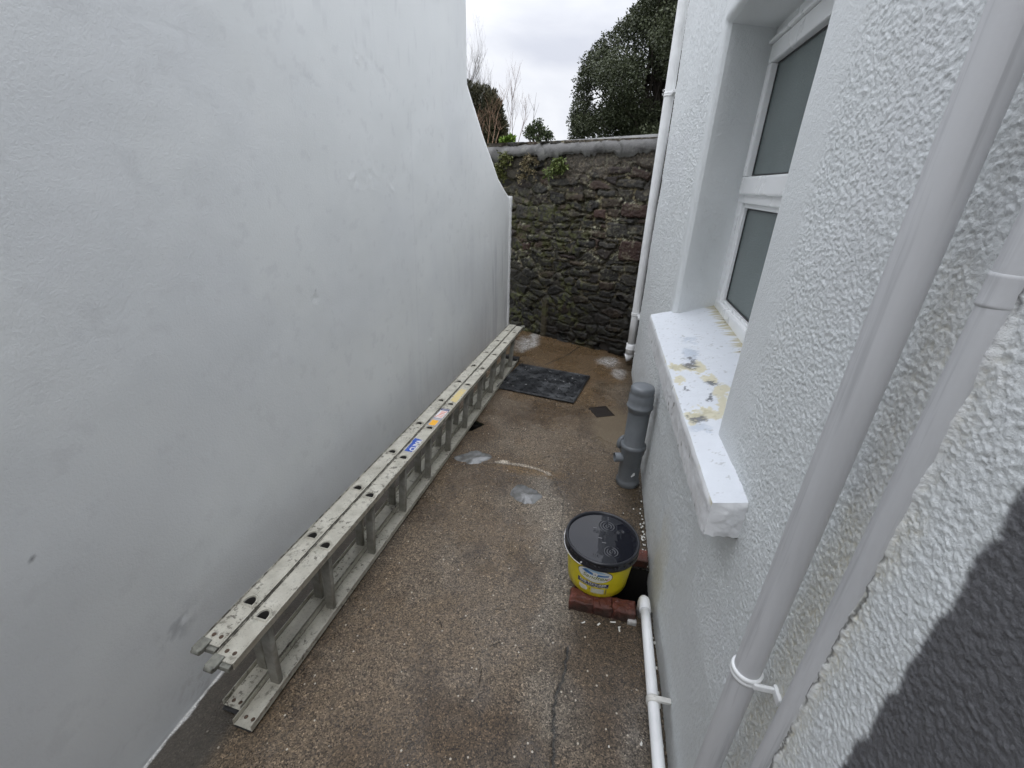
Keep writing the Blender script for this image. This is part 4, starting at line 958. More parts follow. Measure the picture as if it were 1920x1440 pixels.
sobj('sticker', bm, [s_grey, s_white, s_navy, s_or, s_red, s_pink, s_grey])['label'] = 'safety sticker with red stroke and orange square'
bm = bmesh.new(); st_poly(bm, [(1.615, .014), (1.80, .018), (1.80, .054), (1.76, .058), (1.63, .058)], 0); sobj('sticker', bm, [s_yel])['label'] = 'worn yellow sticker'

# ------------------------------------------------------------------ rubber mat
rub = NM('black_rubber'); n1 = rub.noise(8, 5); n2 = rub.noise(60, 5, .65); n3 = rub.noise(7, 4, .6, vec=rub.co((1.1, 1.6, 1)))
rub.P(Base_Color=rub.mix((.014, .015, .017), (.10, .105, .11), rub.ramp(rub.math('ADD', rub.math('MULTIPLY', n2, .4), rub.math('MULTIPLY', n3, .7)), [(.52, 0), (.72, 1)])), Roughness=rub.math('MULTIPLY_ADD', n1, .3, .22)); rub.bump(n2, .0012); rub = rub.m
mc = (at_z((980, 682)) + at_z((1105, 708)) + at_z((1075, 757)) + at_z((925, 733))) / 4
MAT = empty('rubber_mat', (mc[0], mc[1], .0)); tag(MAT, 'black studded rubber mat lying on the concrete by the ladder', 'mat')
e1 = at_z((1105, 708)) - at_z((980, 682)); MAT.rotation_euler = (0, 0, math.atan2(e1[1], e1[0]) * .72)
bm = bmesh.new(); box(bm, (-.335, -.285, .006), (.335, .285, .018), .004); bm_obj('sheet', bm, rub, MAT)
bm = bmesh.new()
for i in range(11):
    for j in range(9):
        px_ = -.30 + i * .06; py_ = -.245 + j * .061
        d = .014 if (i + j) % 2 else .019; M_ = Matrix.Translation((px_, py_, .018)) @ Matrix.Rotation(math.radians(45 if (i + j) % 2 else -45), 4, 'Z')
        box(bm, (-d * 1.15, -.0055, -.001), (d * 1.15, .0055, .0070), .0025, 1, M_)
for lo, hi in [((-.33, -.28), (.33, -.268)), ((-.33, .268), (.33, .28)), ((-.33, -.268), (-.318, .268)), ((.318, -.268), (.33, .268))]: box(bm, (lo[0], lo[1], .0175), (hi[0], hi[1], .022), .002, 1)
bm_obj('studs', bm, rub, MAT)
mspk = plain('white_spots', (.7, .7, .7), .5); bm = bmesh.new(); rnd = random.Random(4)
for _ in range(34):
    r_ = rnd.uniform(.002, .005); c_ = (rnd.uniform(-.31, .31), rnd.uniform(-.26, .26), .0196); bm.faces.new([bm.verts.new((c_[0] + r_ * math.cos(q * math.pi / 3) * rnd.uniform(.6, 1.3), c_[1] + r_ * math.sin(q * math.pi / 3) * rnd.uniform(.6, 1.3), c_[2])) for q in range(6)])
tag(bm_obj('paint_specks', bm, mspk, MAT), kind='stuff')

# ------------------------------------------------------------------ small iron drain cover
irn = NM('rusty_cast_iron'); n1 = irn.noise(40, 5); irn.P(Base_Color=irn.mix((.009, .007, .006), (.026, .017, .012), n1), Roughness=.55, Metallic=.2); irn.bump(n1, .002); irn = irn.m
gp = [at_z((920 + a * .257, 560 + b * .257)) for a, b in [(725, 800), (845, 785), (900, 857), (762, 868)]]; gc = sum(gp) / 4
ge = ((gp[1] - gp[0]) + (gp[2] - gp[3])) / 2; DC = empty('drain_cover', (gc[0], gc[1], 0)); tag(DC, 'small rusty square iron drain cover set in the concrete', 'drain cover'); DC.rotation_euler = (0, 0, math.atan2(ge[1], ge[0]))
hw = float(np.linalg.norm(ge)) / 2; hl = float(np.linalg.norm(((gp[0] - gp[3]) + (gp[1] - gp[2])) / 2)) / 2
bm = bmesh.new(); g = .010
for lo, hi in [((-hw, -hl), (hw, -hl + g)), ((-hw, hl - g), (hw, hl)), ((-hw, -hl + g), (-hw + g, hl - g)), ((hw - g, -hl + g), (hw, hl - g))]: box(bm, (lo[0], lo[1], -.01), (hi[0], hi[1], .0065), .0015, 1)
bm_obj('frame', bm, irn, DC)
bm = bmesh.new(); box(bm, (-hw + g + .002, -hl + g + .002, -.01), (hw - g - .002, hl - g - .002, .004), .0015, 1)
for q in range(5): box(bm, (-hw + .025, -hl + .028 + q * (2 * hl - .056) / 4 - .003, .0038), (hw - .025, -hl + .028 + q * (2 * hl - .056) / 4 + .003, .0058), .001, 1)
for q in (-1, 1): tube(bm, [(q * (hw - .022), 0, .003), (q * (hw - .022), 0, .0075)], .005, 10)
bm_obj('lid', bm, irn, DC)

# ------------------------------------------------------------------ brick kerb round the open gully
brk = NM('old_red_brick'); n1 = brk.noise(35, 5, .6); n2 = brk.noise(7, 4)
c = brk.mix((.085, .023, .016), (.19, .056, .038), brk.ramp(n1, [(.3, 0), (.7, 1)])); c = brk.mix(c, (.022, .018, .014), brk.ramp(n2, [(.42, 0), (.62, .85)])); c = brk.mix(c, (.5, .47, .43), brk.math('MULTIPLY', brk.ramp(brk.noise(22, 4), [(.70, 0), (.74, .8)]), 1.0))
brk.P(Base_Color=c, Roughness=brk.math('MULTIPLY_ADD', n1, .4, .25)); brk.bump(brk.noise(90, 6, .7), .005); brk = brk.m
def brick(loc, size, rz, seed, parent):
    bm = bmesh.new(); box(bm, [-s / 2 for s in size], [s / 2 for s in size], .007, 3); bmesh.ops.subdivide_edges(bm, edges=[e for e in bm.edges if e.calc_length() > .03], cuts=5, use_grid_fill=True)
    rn = random.Random(seed)
    for v in bm.verts: v.co += Vector((float(vn(np.array([v.co.y]), np.array([v.co.z + v.co.x]), .018, seed)) - .5, float(vn(np.array([v.co.x]), np.array([v.co.z - v.co.y]), .018, seed + 1)) - .5, float(vn(np.array([v.co.x]), np.array([v.co.y]), .018, seed + 2)) - .5)) * .007
    o = bm_obj('brick', bm, brk, parent, False); o.location = loc; o.rotation_euler = (0, 0, rz); return o
KB = empty('brick_kerb', (.15, 1.255, 0)); tag(KB, 'old red brick kerb round the open drain under the paint tub', 'bricks')
brick((-.092, .004, .018), (.098, .066, .062), -.02, 11, KB); brick((-.008, -.001, .019), (.072, .064, .060), .01, 12, KB); brick((.074, -.002, .019), (.088, .064, .062), .02, 13, KB)
brick((-.09, .15, .016), (.07, .20, .058), .0, 14, KB); brick((.08, .286, .016), (.21, .062, .060), .0, 15, KB)
bm = bmesh.new(); box(bm, (-.136, -.024, -.01), (.12, .026, .030), .003); bm_obj('mortar', bm, plain('dark_mortar', (.06, .055, .05), .9, var=.3, bump=.004), KB)
bm = bmesh.new(); box(bm, (.09, -.046, -.01), (.125, -.028, .022), .006, 3); bm_obj('cement_lump', bm, plain('pale_cement', (.45, .44, .42), .8, var=.25, bump=.004), KB)

# ------------------------------------------------------------------ tub of masonry paint
TB = empty('paint_tub', (.112, 1.388, .048)); tag(TB, 'yellow paint tub with black lid full of rain, standing on the bricks', 'paint tub')
to_ = TB.location
yel = NM('yellow_plastic'); n1 = yel.noise(26, 4); spk = yel.ramp(yel.vor(70), [(.10, 1), (.13, 0)]); sel_ = yel.ramp(yel.n('ShaderNodeSeparateColor', i_Color=yel.vor(70, out='Color')).outputs[0], [(.80, 0), (.84, 1)])
yel.P(Base_Color=yel.mix(yel.mix((.60, .50, .012), (.72, .62, .02), n1), (.16, .12, .02), yel.math('MULTIPLY', spk, sel_)), Roughness=.32); yel = yel.m
RT, RB, TH = .1405, .1235, .190
bm = bmesh.new(); lathe(bm, [(.0005, .002), (RB - .006, .0), (RB, .006)] + [(RB + (RT - RB) * q, .006 + (TH - .006) * q) for q in (.2, .4, .6, .8, 1)], (0, 0), 72); TUB = bm_obj('tub', bm, yel, TB)
blk = NM('black_lid_plastic'); n1 = blk.noise(12, 4); blk.P(Base_Color=(.012, .013, .018, 1), Roughness=blk.math('MULTIPLY_ADD', n1, .2, .22)); blk = blk.m
bm = bmesh.new()
lathe(bm, [(.1465, .170), (.1495, .171), (.1500, .180), (.1470, .184), (.1470, .196), (.1490, .200), (.1495, .207), (.1470, .2115), (.1415, .2115), (.1385, .209), (.1370, .2045), (.1350, .1985), (.06, .1965), (.0005, .1965)], (0, 0), 96)
for k in range(14):
    a = math.radians(-150 + k * 9.5 + (k % 3) * 2); M_ = Matrix.Rotation(a, 4, 'Z') @ Matrix.Translation((.1492, 0, .1905)); box(bm, (-.001, -.004, -.006), (.002, .004, .006), .001, 1, M_)
LID = bm_obj('lid', bm, blk, TB)
# rain lying in the lid, rings from falling drops
nr, na = 110, 220; rg_ = np.linspace(0, .1366, nr); ag_ = np.linspace(0, 2 * np.pi, na, endpoint=False); Rg, Ag = np.meshgrid(rg_, ag_, indexing='ij'); x = (Rg * np.cos(Ag)).ravel(); y = (Rg * np.sin(Ag)).ravel()
zz = np.full_like(x, .2025)
def lidpt(p): q = at_z(p, .25); return q[0] - TB.location.x, q[1] - TB.location.y
for p, R_, am in [((1140, 987), .028, .00040), ((1147, 1035), .026, .00045), ((1116, 1041), .012, .00035), ((1163, 998), .016, .00030), ((1117, 996), .010, .00035), ((1180, 1010), .05, .0001)]:
    q = lidpt(p); d = np.hypot(x - q[0], y - q[1]); zz += am * np.exp(-((d - R_ * .6) / (R_ * .45)) ** 2) * np.cos((d - R_) / R_ * 16)
zz += (fbm(x, y, .03, 701, 2) - .5) * .00010
i_, j_ = np.meshgrid(np.arange(nr - 1), np.arange(na), indexing='ij'); a = i_ * na + j_; b = i_ * na + (j_ + 1) % na
Fw = np.stack([a, a + na, b + na, b], -1).reshape(-1, 4)[na:]
m = NM('rain_water'); m.P(Base_Color=(.010, .011, .016, 1), Roughness=.02, IOR=1.333); m.b.inputs['Specular IOR Level'].default_value = .8
np_mesh('rain_water', np.c_[x, y, zz], Fw, m.m, LID)
# recycling mark moulded in the middle of the lid
bm = bmesh.new()
emb = plain('moulded_mark', (.16, .16, .17), .35)
q0 = lidpt((1137, 1003))
def tri(c_, s_, rot): return [Vector((c_[0] + s_ * math.cos(rot + k * 2.094), c_[1] + s_ * math.sin(rot + k * 2.094), .2034)) for k in range(3)]
tr = tri(q0, .0085, .5)
tube(bm, tr, .0011, 6, closed=True); bm_obj('moulded_mark', bm, emb, LID)
for p in [(1116, 990), (1126, 1009), (1133, 1018)]:
    q = lidpt(p); bm = bmesh.new(); box(bm, (q[0] - .009, q[1] - .0022, .2028), (q[0] + .007, q[1] + .0018, .2036), .0004, 1); bm_obj('moulded_mark', bm, emb, LID)
# wire handle pushed down against the rim
bm = bmesh.new(); tube(bm, [(.1525 * math.cos(a), .1525 * math.sin(a), .184 - .012 * math.sin((a - math.radians(170)) / math.radians(110) * math.pi)) for a in np.linspace(math.radians(165), math.radians(240), 40)], .0016, 8)
for a in (math.radians(165), math.radians(240)): tube(bm, [(.1525 * math.cos(a), .1525 * math.sin(a), .184), (.140 * math.cos(a), .140 * math.sin(a), .178)], .003, 8)
bm_obj('handle', bm, plain('pale_wire', (.75, .75, .75), .3, .4), TB)
# printed label, wrapped round the tub
A0 = math.radians(-97.5)
def wrap(u, v, d=.0006):
    """u metres round the tub to the right, v height"""
    r = RB + (RT - RB) * (v - .006) / (TH - .006) + d; a = A0 + u / .132; return (r * math.cos(a), r * math.sin(a), v)
def lab_poly(bm, pts, mi, d):
    pts2 = []
    for (a, b), (c_, e_) in zip(pts, pts[1:] + pts[:1]):
        for k in range(4): pts2.append((a + (c_ - a) * k / 4, b + (e_ - b) * k / 4))
    cu_ = (sum(p[0] for p in pts2) / len(pts2), sum(p[1] for p in pts2) / len(pts2)); n = len(pts2); rings = []
    for s_ in (1, .66, .33): rings.append([bm.verts.new(wrap(cu_[0] + (p[0] - cu_[0]) * s_, cu_[1] + (p[1] - cu_[1]) * s_, d)) for p in pts2])
    c0 = bm.verts.new(wrap(*cu_, d))
    for A_, B_ in zip(rings, rings[1:]):
        for k in range(n): bm.faces.new((A_[k], A_[(k + 1) % n], B_[(k + 1) % n], B_[k])).material_index = mi
    for k in range(n): bm.faces.new((rings[-1][k], rings[-1][(k + 1) % n], c0)).material_index = mi
def oval(cu, cv, ru, rv, n=20, a0=0, a1=2 * math.pi): return [(cu + ru * math.cos(a0 + (a1 - a0) * k / n), cv + rv * math.sin(a0 + (a1 - a0) * k / n)) for k in range(n)]
def lab_text(bm, body, size, u, v, mi, d, sx=1.0, **k):
    V_, F_ = text_mesh(body, size, **k); vs = [bm.verts.new(wrap(u + a * sx, v + b, d)) for a, b, _ in V_]
    for f in F_:
        try: bm.faces.new([vs[i] for i in f]).material_index = mi
        except Exception: pass
def pm(n, c): return plain(n, c, .35, var=.04, sc=60)
W_, B1, B2, NV, OLV, RD, GY = pm('print_white', (.72, .73, .70)), pm('print_blue', (.04, .17, .42)), pm('print_pale_blue', (.35, .52, .68)), pm('print_navy', (.015, .02, .10)), pm('print_olive', (.22, .24, .03)), pm('print_red', (.55, .03, .03)), pm('print_grey', (.50, .50, .36))
lm = [W_, B1, B2, NV, OLV, RD, GY]
bm = bmesh.new(); OC = .1285
lab_poly(bm, oval(0, OC, .0690, .0385, 28), 3, .0006); lab_poly(bm, oval(0, OC, .0665, .0362, 28), 0, .0010)
lab_poly(bm, [(-.052, OC + .013), (-.035, OC + .024), (-.012, OC + .016), (.012, OC + .012), (.034, OC + .010), (.054, OC + .010), (.052, OC + .003), (.020, OC + .001), (-.012, OC + .002), (-.036, OC + .006)], 1, .0014)
lab_poly(bm, [(-.046, OC + .018), (-.028, OC + .029), (.0, OC + .032), (.028, OC + .027), (.046, OC + .016), (.010, OC + .017), (-.014, OC + .021), (-.034, OC + .026)], 2, .0012)
lab_poly(bm, oval(.002, OC + .012, .010, .010, 10), 0, .0018); lab_poly(bm, oval(.002, OC + .008, .003, .003, 6), 3, .0022)
lab_text(bm, 'Sandtex', .030, 0, OC - .009, 4, .0018, 1.02, shear=.35, bold=.0003); lab_poly(bm, [(.046, OC - .014), (.050, OC - .018), (.060, OC - .004), (.058, OC - .003), (.050, OC - .013)], 5, .0020)
lab_poly(bm, [(-.030, OC - .0265), (.030, OC - .0265), (.030, OC - .0285), (-.030, OC - .0285)], 6, .0016)
bm_obj('oval_badge', bm, lm, TUB)
bm = bmesh.new(); BC = .0735
lab_poly(bm, [(-.068, BC + .0125), (.060, BC + .0125), (.060, BC - .0125), (-.068, BC - .0125)], 3, .0008)
lab_text(bm, 'FINE TEXTURED', .0165, -.004, BC + .0045, 0, .0014, .92, bold=.0003)
rnb = random.Random(3); u_ = -.058
while u_ < .052:
    wd = rnb.uniform(.004, .011); lab_poly(bm, [(u_, BC - .0045), (u_ + wd, BC - .0045), (u_ + wd, BC - .0085), (u_, BC - .0085)], 6, .0012); u_ += wd + .002
bm_obj('title_band', bm, lm, TUB)
bm = bmesh.new(); IC = .040
lab_poly(bm, [(-.060, IC + .014), (-.030, IC + .014), (-.022, IC + .002), (-.026, IC - .010), (-.050, IC - .012), (-.062, IC - .002)], 0, .0008)
for k in range(3): lab_poly(bm, [(-.054, IC + .008 - k * .006), (-.030, IC + .008 - k * .006), (-.030, IC + .006 - k * .006), (-.054, IC + .006 - k * .006)], 6, .0012)
lab_poly(bm, [(-.008, IC + .016), (.046, IC + .016), (.046, IC - .014), (-.008, IC - .014)], 6, .0008)
for k in range(5): lab_poly(bm, [(-.004, IC + .012 - k * .005), (.040, IC + .012 - k * .005), (.040, IC + .0105 - k * .005), (-.004, IC + .0105 - k * .005)], 0, .0012)
lab_poly(bm, [(-.016, IC + .010), (-.0135, IC + .010), (-.0135, IC - .002), (-.016, IC - .002)], 3, .0008)
for k in range(4): lab_poly(bm, oval(.053, IC + .013 - k * .008, .0030, .0028, 8), 3, .0008)
bm_obj('information_panel', bm, lm, TUB)

# ------------------------------------------------------------------ paint chips, flakes, twigs
chipm = plain('white_chip', (.72, .71, .66), .6)
ch0 = None
for k, (p, l_, a) in enumerate([((1093, 1169), .018, .6), ((1122, 1173), .014, .8), ((1149, 1169), .024, .2), ((1161, 1183), .016, 1.6), ((1161, 1178), .012, .4), ((1223, 1321), .012, .5), ((1202, 1396), .012, 1.2)]):
    q = at_z(p); bm = bmesh.new(); box(bm, (-l_ / 2.4, -.0022, 0), (l_ / 2.4, .0024, .003), .0010, 1)
    for v in bm.verts: v.co.x += random.uniform(-.003, .003); v.co.y += random.uniform(-.002, .002)
    o = bm_obj('paint_chip', bm, chipm); o.location = (q[0], q[1], .006); o.rotation_euler = (0, 0, a); tag(o, 'small chip of white paint lying on the concrete', 'paint chip', 'white paint chips on the concrete')
bm = bmesh.new(); rnd = random.Random(9)
for _ in range(150):
    y_ = 1.42 + abs(rnd.gauss(0, .28)) if rnd.random() < .7 else rnd.uniform(.5, 1.3); x_ = .338 - abs(rnd.gauss(0, .008)) - (rnd.random() < .08) * rnd.uniform(0, .15); s_ = rnd.uniform(.001, .0042)
    if x_ > .17 and 1.27 < y_ < 1.51: continue
    z_ = .006; box(bm, (x_ - s_, y_ - s_ * 1.4, z_), (x_ + s_, y_ + s_ * 1.4, z_ + s_ * 1.2), s_ * .4, 1, )
tag(bm_obj('paint_flakes', bm, chipm), 'tiny flakes of white paint fallen along the foot of the house wall', 'flakes', kind='stuff')
bm = bmesh.new(); twm = plain('dark_twig', (.03, .025, .02), .8)
for p in [(890, 800), (925, 800), (965, 805), (1025, 858), (938, 1145), (928, 1210), (825, 1170), (900, 1270), (1052, 1060), (860, 1020), (1005, 980), (956, 1040)]:
    q = at_z(p); a = rnd.uniform(0, 3.1); l_ = rnd.uniform(.008, .03); d = Vector((math.cos(a), math.sin(a), 0)) * l_; tube(bm, [Vector((q[0], q[1], .006)) - d, Vector((q[0] + .002, q[1] + .002, .007)), Vector((q[0], q[1], .006)) + d], .0013, 5)
tag(bm_obj('twig_litter', bm, twm), 'scraps of dark twig scattered on the wet concrete', 'litter', kind='stuff')

# ------------------------------------------------------------------ plants
def leaf_mat(name, hue_dark, hue_light, rough=.45):
    m = NM(name); r_ = m.attr('rnd', 'Fac'); m.P(Base_Color=m.mix(hue_dark, hue_light, r_), Roughness=rough)
    m.b.inputs['Specular IOR Level'].default_value = .25
    return m.m
def leaves(name, P, D, size, asp, mat, parent, off, seed=0, jit=.9, grp=None):
    """one four-cornered folded leaf per point; D = outward direction"""
    rg = np.random.default_rng(seed); n = len(P)
    ax = D + rg.normal(0, jit, (n, 3)); ax /= np.linalg.norm(ax, axis=1)[:, None]
    sd = np.cross(ax, rg.normal(0, 1, (n, 3))); sd /= np.linalg.norm(sd, axis=1)[:, None]; up = np.cross(ax, sd)
    L_ = (size * rg.uniform(.6, 1.3, n))[:, None]; w_ = L_ * asp
    V_ = np.stack([P, P + ax * L_ * .45 + sd * w_ + up * L_ * .06, P + ax * L_, P + ax * L_ * .45 - sd * w_ + up * L_ * .06], 1).reshape(-1, 3)
    rv = np.clip(rg.normal(.45, .25, n) if grp is None else grp + rg.normal(0, .15, n), 0, 1)
    return np_mesh(name, V_, np.arange(4 * n).reshape(n, 4), mat, parent, smooth=False, off=off, attrs={'rnd': np.repeat(rv, 4)})
bark = plain('bark', (.055, .045, .035), .9, var=.3, sc=12, bump=.01)
def limb(bm, a, b, r0, r1, rnd, wob=.06, n=6, seg=8):
    a = Vector(a); b = Vector(b); L_ = (b - a).length; pts = [a.lerp(b, k / n) + (Vector((rnd.uniform(-1, 1), rnd.uniform(-1, 1), rnd.uniform(-1, 1))) * wob * L_ if 0 < k < n else Vector()) for k in range(n + 1)]
    tube(bm, pts, [r0 + (r1 - r0) * k / n for k in range(n + 1)], seg); return pts
# big evergreen on the right
GZ = -.3
def big_tree():
    rnd = random.Random(21); rg = np.random.default_rng(21); YT = 19.0
    t = empty('evergreen_tree', (at_y((1235, 250), YT)[0], YT, GZ)); tag(t, 'large dense dark evergreen tree rising behind the right end of the stone wall', 'tree')
    # clump centres set inside the outline of the crown, pixel positions at the tree's own distance
    edge_ = [(1066, 252), (1070, 215), (1076, 183), (1083, 155), (1092, 128), (1111, 97), (1141, 67), (1172, 46), (1189, 20), (1205, 0), (1212, -70), (1235, -130), (1262, -190)]
    ey = [e[1] for e in edge_]; ex = [e[0] for e in edge_]
    cl = []
    tries = 0
    while len(cl) < 175 and tries < 9000:
        tries += 1
        py_ = rg.uniform(-210, 285); lx = np.interp(-py_, [-e for e in ey], ex) if py_ < 252 else 1066
        cx_ = 1265; half = cx_ - lx; u_ = rg.uniform(-1, 1.05)
        px_ = cx_ + u_ * half; 
        dy_ = rg.uniform(-1, 1) * 3.0 * math.sqrt(max(0, 1 - u_ * u_)); r_ = rg.uniform(.36, .85) * (1 if py_ < 200 else 1.0)
        pr = r_ * F / (YT * .89)
        if px_ - pr * .85 < lx: continue
        if 1195 < px_ < 1250 and 60 < py_ < 165 and rg.random() < .80: continue         # the thin part where sky shows past the trunk
        if 1150 < px_ < 1200 and 120 < py_ < 170 and rg.random() < .3: continue
        q = at_y((px_, py_), YT + dy_); cl.append((q, r_, rg.uniform(0, 1)))
    # ring of clumps that draws the left outline
    for k in range(46):
        py_ = 258 - k * 7.0; lx = np.interp(-py_, [-e for e in ey], ex); r_ = rg.uniform(.26, .5); pr = r_ * F / (YT * .89); q = at_y((lx + pr * rg.uniform(.7, 1.15), py_), YT + rg.uniform(-.8, .8)); cl.append((q, r_, rg.uniform(.2, 1)))
    for k in range(40):
        q = at_y((rg.uniform(1084, 1255), rg.uniform(205, 275)), YT + rg.uniform(-1.5, 1.5)); cl.append((q, rg.uniform(.35, .6), rg.uniform(0, 1)))
    P = []; D = []; G = []
    for q, r_, g in cl:
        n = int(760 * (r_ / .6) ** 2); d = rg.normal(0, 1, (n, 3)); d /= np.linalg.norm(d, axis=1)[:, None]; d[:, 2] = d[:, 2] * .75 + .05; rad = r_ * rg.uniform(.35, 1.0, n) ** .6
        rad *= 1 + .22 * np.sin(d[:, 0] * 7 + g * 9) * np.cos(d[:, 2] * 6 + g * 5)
        P.append(q + d * rad[:, None]); D.append(d); G.append(np.full(n, .25 + .35 * g) + .15 * d[:, 2])  # lit clump tops put into the leaf colour: lighter upwards
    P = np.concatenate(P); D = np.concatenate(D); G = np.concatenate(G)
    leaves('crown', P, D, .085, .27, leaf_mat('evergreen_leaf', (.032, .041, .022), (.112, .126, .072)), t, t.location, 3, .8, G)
    bm = bmesh.new(); b0 = Vector((t.location.x, YT, GZ)); top_ = Vector(at_y((1262, -120), YT)); pts = limb(bm, b0, top_, .26, .05, rnd, .015, 10, 10)
    b1 = Vector(at_y((1222, 262), YT)); limb(bm, b1 - Vector((0, 0, 2)), at_y((1216, 20), YT), .12, .04, rnd, .02, 8)
    limb(bm, b1 + Vector((-.5, 0, -1)), at_y((1190, 70), YT), .10, .03, rnd, .03, 8)
    for q, r_, g in cl[::2]:
        k = rnd.randint(2, 7); s_ = pts[k]; limb(bm, s_, q, .045, .012, rnd, .06, 5, 6)
    bm_obj('trunk', bm, bark, t, off=t.location)
big_tree()
def crown_blobs(name, cat, label, base, YT, ellipses, n, size, asp, md, ml, seed, updir=0.0, trunk=None, shell=.5, jit=.9):
    rg = np.random.default_rng(seed); rnd = random.Random(seed); b = at_y(base, YT); t = empty(name, (b[0], YT, GZ)); tag(t, label, cat)
    P = []; D = []; G = []; pxm = YT * .9 / F
    for (px_, py_, rx, rz) in ellipses:
        c = at_y((px_, py_), YT); k = int(n * rx * rz / sum(e[2] * e[3] for e in ellipses)); d = rg.normal(0, 1, (k, 3)); d /= np.linalg.norm(d, axis=1)[:, None]; rad = rg.uniform(shell, 1, k) ** .7
        rad *= 1 + .18 * np.sin(d[:, 0] * 9 + px_) * np.cos(d[:, 2] * 8 + py_)
        P.append(c + d * rad[:, None] * np.array([rx * pxm, rx * pxm * .8, rz * pxm])); d[:, 2] += updir; D.append(d); G.append(rg.uniform(.1, .7) + rg.normal(0, .1, k))
    P = np.concatenate(P); leaves('crown', P, np.concatenate(D), size, asp, leaf_mat(name + '_leaf', md, ml), t, t.location, seed, jit, np.concatenate(G))
    bm = bmesh.new()
    limb(bm, (b[0], YT, GZ), at_y((ellipses[0][0], ellipses[0][1]), YT), .10, .03, rnd, .01, 6)
    for e in ellipses: limb(bm, Vector((b[0], YT, GZ + 1.2)), at_y((e[0], e[1]), YT), .04, .01, rnd, .04, 5, 6)
    bm_obj('trunk', bm, bark, t, off=t.location); return t
def yew():
    rg = np.random.default_rng(44); rnd = random.Random(44); YT = 14.0; b = at_y((890, 270), YT); t = empty('conifer_tree', (b[0], YT, GZ)); tag(t, 'dark upright flat topped conifer beside the sloping end of the white wall', 'tree')
    P = []; D = []; G = []
    for k in range(210):
        # upright plumes packed in a column
        px_ = rg.uniform(842, 946); toprow = np.interp(px_, [842, 880, 900, 930, 938, 947], [150, 158, 160, 172, 195, 232]) + rg.uniform(-5, 14)
        dy_ = rg.uniform(-1.1, 1.1) * math.sqrt(max(0, 1 - ((px_ - 892) / 56) ** 2)); q1 = at_y((px_ + rg.uniform(-3, 3), toprow), YT + dy_); q0 = at_y((px_ * .96 + 892 * .04, 300), YT + dy_ * .9)
        n = 150; s_ = rg.uniform(0, 1, n); c = q0 + (q1 - q0) * s_[:, None]; a = rg.uniform(0, 6.28, n); w_ = .10 * (1 - s_ ** 3) + .01
        d = np.c_[np.cos(a), np.sin(a), np.full(n, 1.6)]; P.append(c + np.c_[np.cos(a) * w_, np.sin(a) * w_, np.zeros(n)] * rg.uniform(.4, 1, n)[:, None]); D.append(d / 1.9); G.append(np.full(n, rg.uniform(.1, .8)))
    leaves('crown', np.concatenate(P), np.concatenate(D), .10, .16, leaf_mat('conifer_leaf', (.022, .024, .012), (.085, .078, .042)), t, t.location, 44, .35, np.concatenate(G))
    bm = bmesh.new(); limb(bm, (b[0], YT, GZ), at_y((892, 190), YT), .14, .03, rnd, .01, 6); bm_obj('trunk', bm, bark, t, off=t.location)
yew()
crown_blobs('round_bush', 'bush', 'small rounded green bush showing above the middle of the wall coping', (1008, 262), 9.0, [(1008, 252, 24, 14), (1005, 240, 13, 12), (992, 250, 11, 10), (1024, 254, 12, 8), (1012, 232, 6, 9), (996, 243, 6, 8), (1030, 258, 8, 6)], 1900, .040, .30, (.030, .044, .020), (.10, .125, .060), 51, .3, shell=.15)
crown_blobs('leafy_shrub', 'shrub', 'tuft of bright yellow green leaves just above the wall coping', (953, 268), 6.6, [(950, 264, 10, 6), (958, 262, 8, 6), (944, 267, 8, 5)], 420, .045, .32, (.10, .17, .03), (.24, .34, .07), 52, .5, shell=.1)
# bare trees: branching from the ground up
def bare(name, cat, label, YT, stems, seed, mat, r0, depth, spread, up=.5):
    rnd = random.Random(seed); b = at_y((stems[0][0], 268), YT); t = empty(name, (b[0], YT, GZ)); tag(t, label, cat)
    bt = bmesh.new(); bb = bmesh.new(); pxm = YT * .9 / F
    def grow(bm, p, d, L_, r, lev):
        n = 4; pts = [Vector(p)]; dd = Vector(d)
        for k in range(n):
            dd = (dd + Vector((rnd.uniform(-1, 1), rnd.uniform(-1, 1), rnd.uniform(-.6, 1))) * .13 + Vector((0, 0, up * .1))).normalized(); pts.append(pts[-1] + dd * L_ / n)
        tube(bm, pts, [r * (1 - .55 * k / n) for k in range(n + 1)], 5 if lev else 7)
        if lev >= depth: return
        for k in range(rnd.randint(3, 5) if lev < 2 else rnd.randint(2, 3)):
            i = rnd.randint(1, n); az_ = rnd.uniform(0, 6.283); o_ = Vector((math.cos(az_), math.sin(az_) * .7, rnd.uniform(.1, 1.0))).normalized(); grow(bb, pts[i], (dd * (1 - spread) + o_ * spread).normalized(), L_ * rnd.uniform(.45, .7), r * .5, lev + 1)
    for (px_, py_, tx, ty) in stems:
        a = Vector(at_y((px_, py_), YT + rnd.uniform(-.3, .3))); e_ = Vector(at_y((tx, ty), YT + rnd.uniform(-.3, .3))); a0 = Vector((a.x * .5 + b[0] * .5, YT, GZ))
        limb(bt, a0, a, r0 * 1.3, r0, rnd, .02, 4); grow(bt, a, (e_ - a).normalized(), (e_ - a).length, r0, 0)
    bm_obj('trunk', bt, mat, t, off=t.location); bm_obj('branches', bb, mat, t, off=t.location)
greyb = plain('grey_bark', (.14, .12, .11), .85, var=.25); brnb = plain('brown_bark', (.22, .135, .085), .8, var=.25)
bare('bare_tree', 'tree', 'leafless pale grey tree with fine upright twigs behind the dark conifer', 17.0, [(885, 250, 886, 165), (872, 255, 876, 155), (902, 250, 905, 180), (918, 255, 926, 195), (880, 255, 881, 145), (893, 250, 897, 172), (932, 262, 938, 205), (908, 255, 914, 185), (878, 255, 890, 160)], 61, greyb, .015, 4, .42, 1.0)
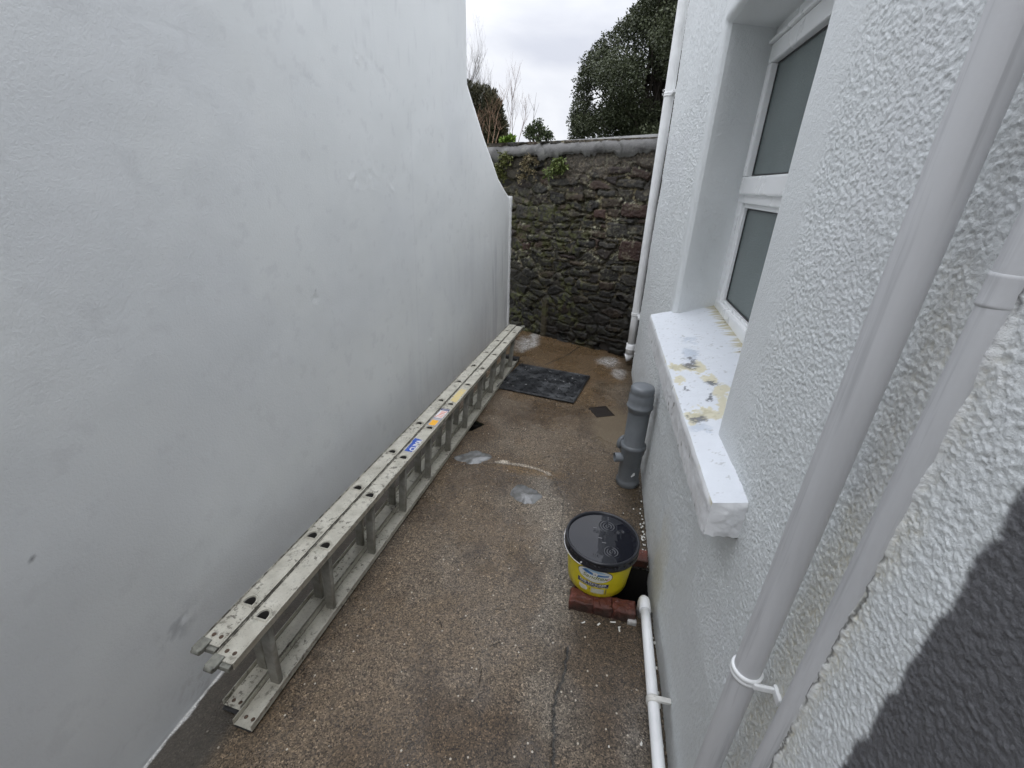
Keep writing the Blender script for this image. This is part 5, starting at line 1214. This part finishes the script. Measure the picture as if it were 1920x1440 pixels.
bare('slender_tree', 'tree', 'slender leafless reddish sapling between the conifer and the round bush', 11.0, [(961, 262, 966, 195), (972, 266, 980, 222), (955, 262, 950, 200)], 62, plain('reddish_bark', (.17, .10, .085), .85, var=.2), .007, 4, .40, .9)
bare('bare_shrub', 'shrub', 'bare brown twiggy shrub in front of the dark conifer, above the wall', 7.0, [(908, 268, 900, 235), (915, 262, 925, 222), (922, 275, 938, 228), (900, 262, 893, 225), (930, 265, 940, 240)], 63, brnb, .006, 3, .65, .5)
bare('thin_sapling', 'sapling', 'single thin bare stem standing behind the round bush', 12.0, [(999, 250, 1001, 196)], 64, greyb, .008, 1, .3, .6)
# plants rooted in the face of the stone wall
def wall_plant(label, pts, seed, n, size, md, ml, trail):
    rnd = random.Random(seed); rg = np.random.default_rng(seed); q0 = on_stone(cz(*pts[0])); base = Vector(S3(q0[0], .01, q0[1])); t = empty('wall_plant', base); tag(t, label, 'plant', 'plants growing from the stone wall')
    bm = bmesh.new(); P = []; D = []
    for p in pts:
        q = on_stone(cz(*p)); r0_ = Vector(S3(q[0], .0, q[1]))
        for k in range(n):
            out = rnd.uniform(.03, .11); du = rnd.uniform(-.07, .07); dv = rnd.uniform(-.08, .05) * trail + rnd.uniform(-.02, .06) * (1 - trail)
            e_ = Vector(S3(q[0] + du, out, q[1] + dv)); md_ = Vector(S3(q[0] + du * .5, out * .75, q[1] + abs(dv) * .3 + .015)); cv = [r0_.lerp(md_, s / 4).lerp(md_.lerp(e_, s / 4), s / 4) for s in range(5)]
            tube(bm, cv, [.0016, .0015, .0013, .001, .0007], 5, False)
            for s in range(1, 5):
                for _ in range(3): P.append(cv[s] + Vector((rnd.uniform(-1, 1), rnd.uniform(-1, 1), rnd.uniform(-1, 1))) * .008); D.append((cv[s] - cv[s - 1]).normalized() + Vector((0, 0, -.2)))
    bm_obj('stems', bm, plain('wall_plant_stem', (.16, .11, .06), .8, var=.3), t, off=base)
    leaves('leaves', np.array(P), np.array(D), size, .26, leaf_mat('wall_plant_leaf', md, ml), t, base, seed, .8)
G1, G2 = (.05, .07, .02), (.20, .25, .08)
wall_plant('green leafy weed under the coping at the left end of the stone wall', [(165, 165), (185, 185), (160, 215), (130, 250), (150, 290), (110, 240)], 71, 13, .028, (.04, .05, .015), (.16, .17, .05), .6)
wall_plant('pale trailing weed under the coping between two greener clumps', [(300, 175), (330, 190), (280, 230), (320, 260), (270, 285)], 72, 11, .022, (.09, .075, .04), (.24, .20, .11), .8)
wall_plant('bright green tufted weed on the stone wall, furthest right of the clumps', [(470, 205), (495, 200), (455, 235), (480, 250), (430, 270), (505, 235)], 73, 14, .028, G1, G2, .5)
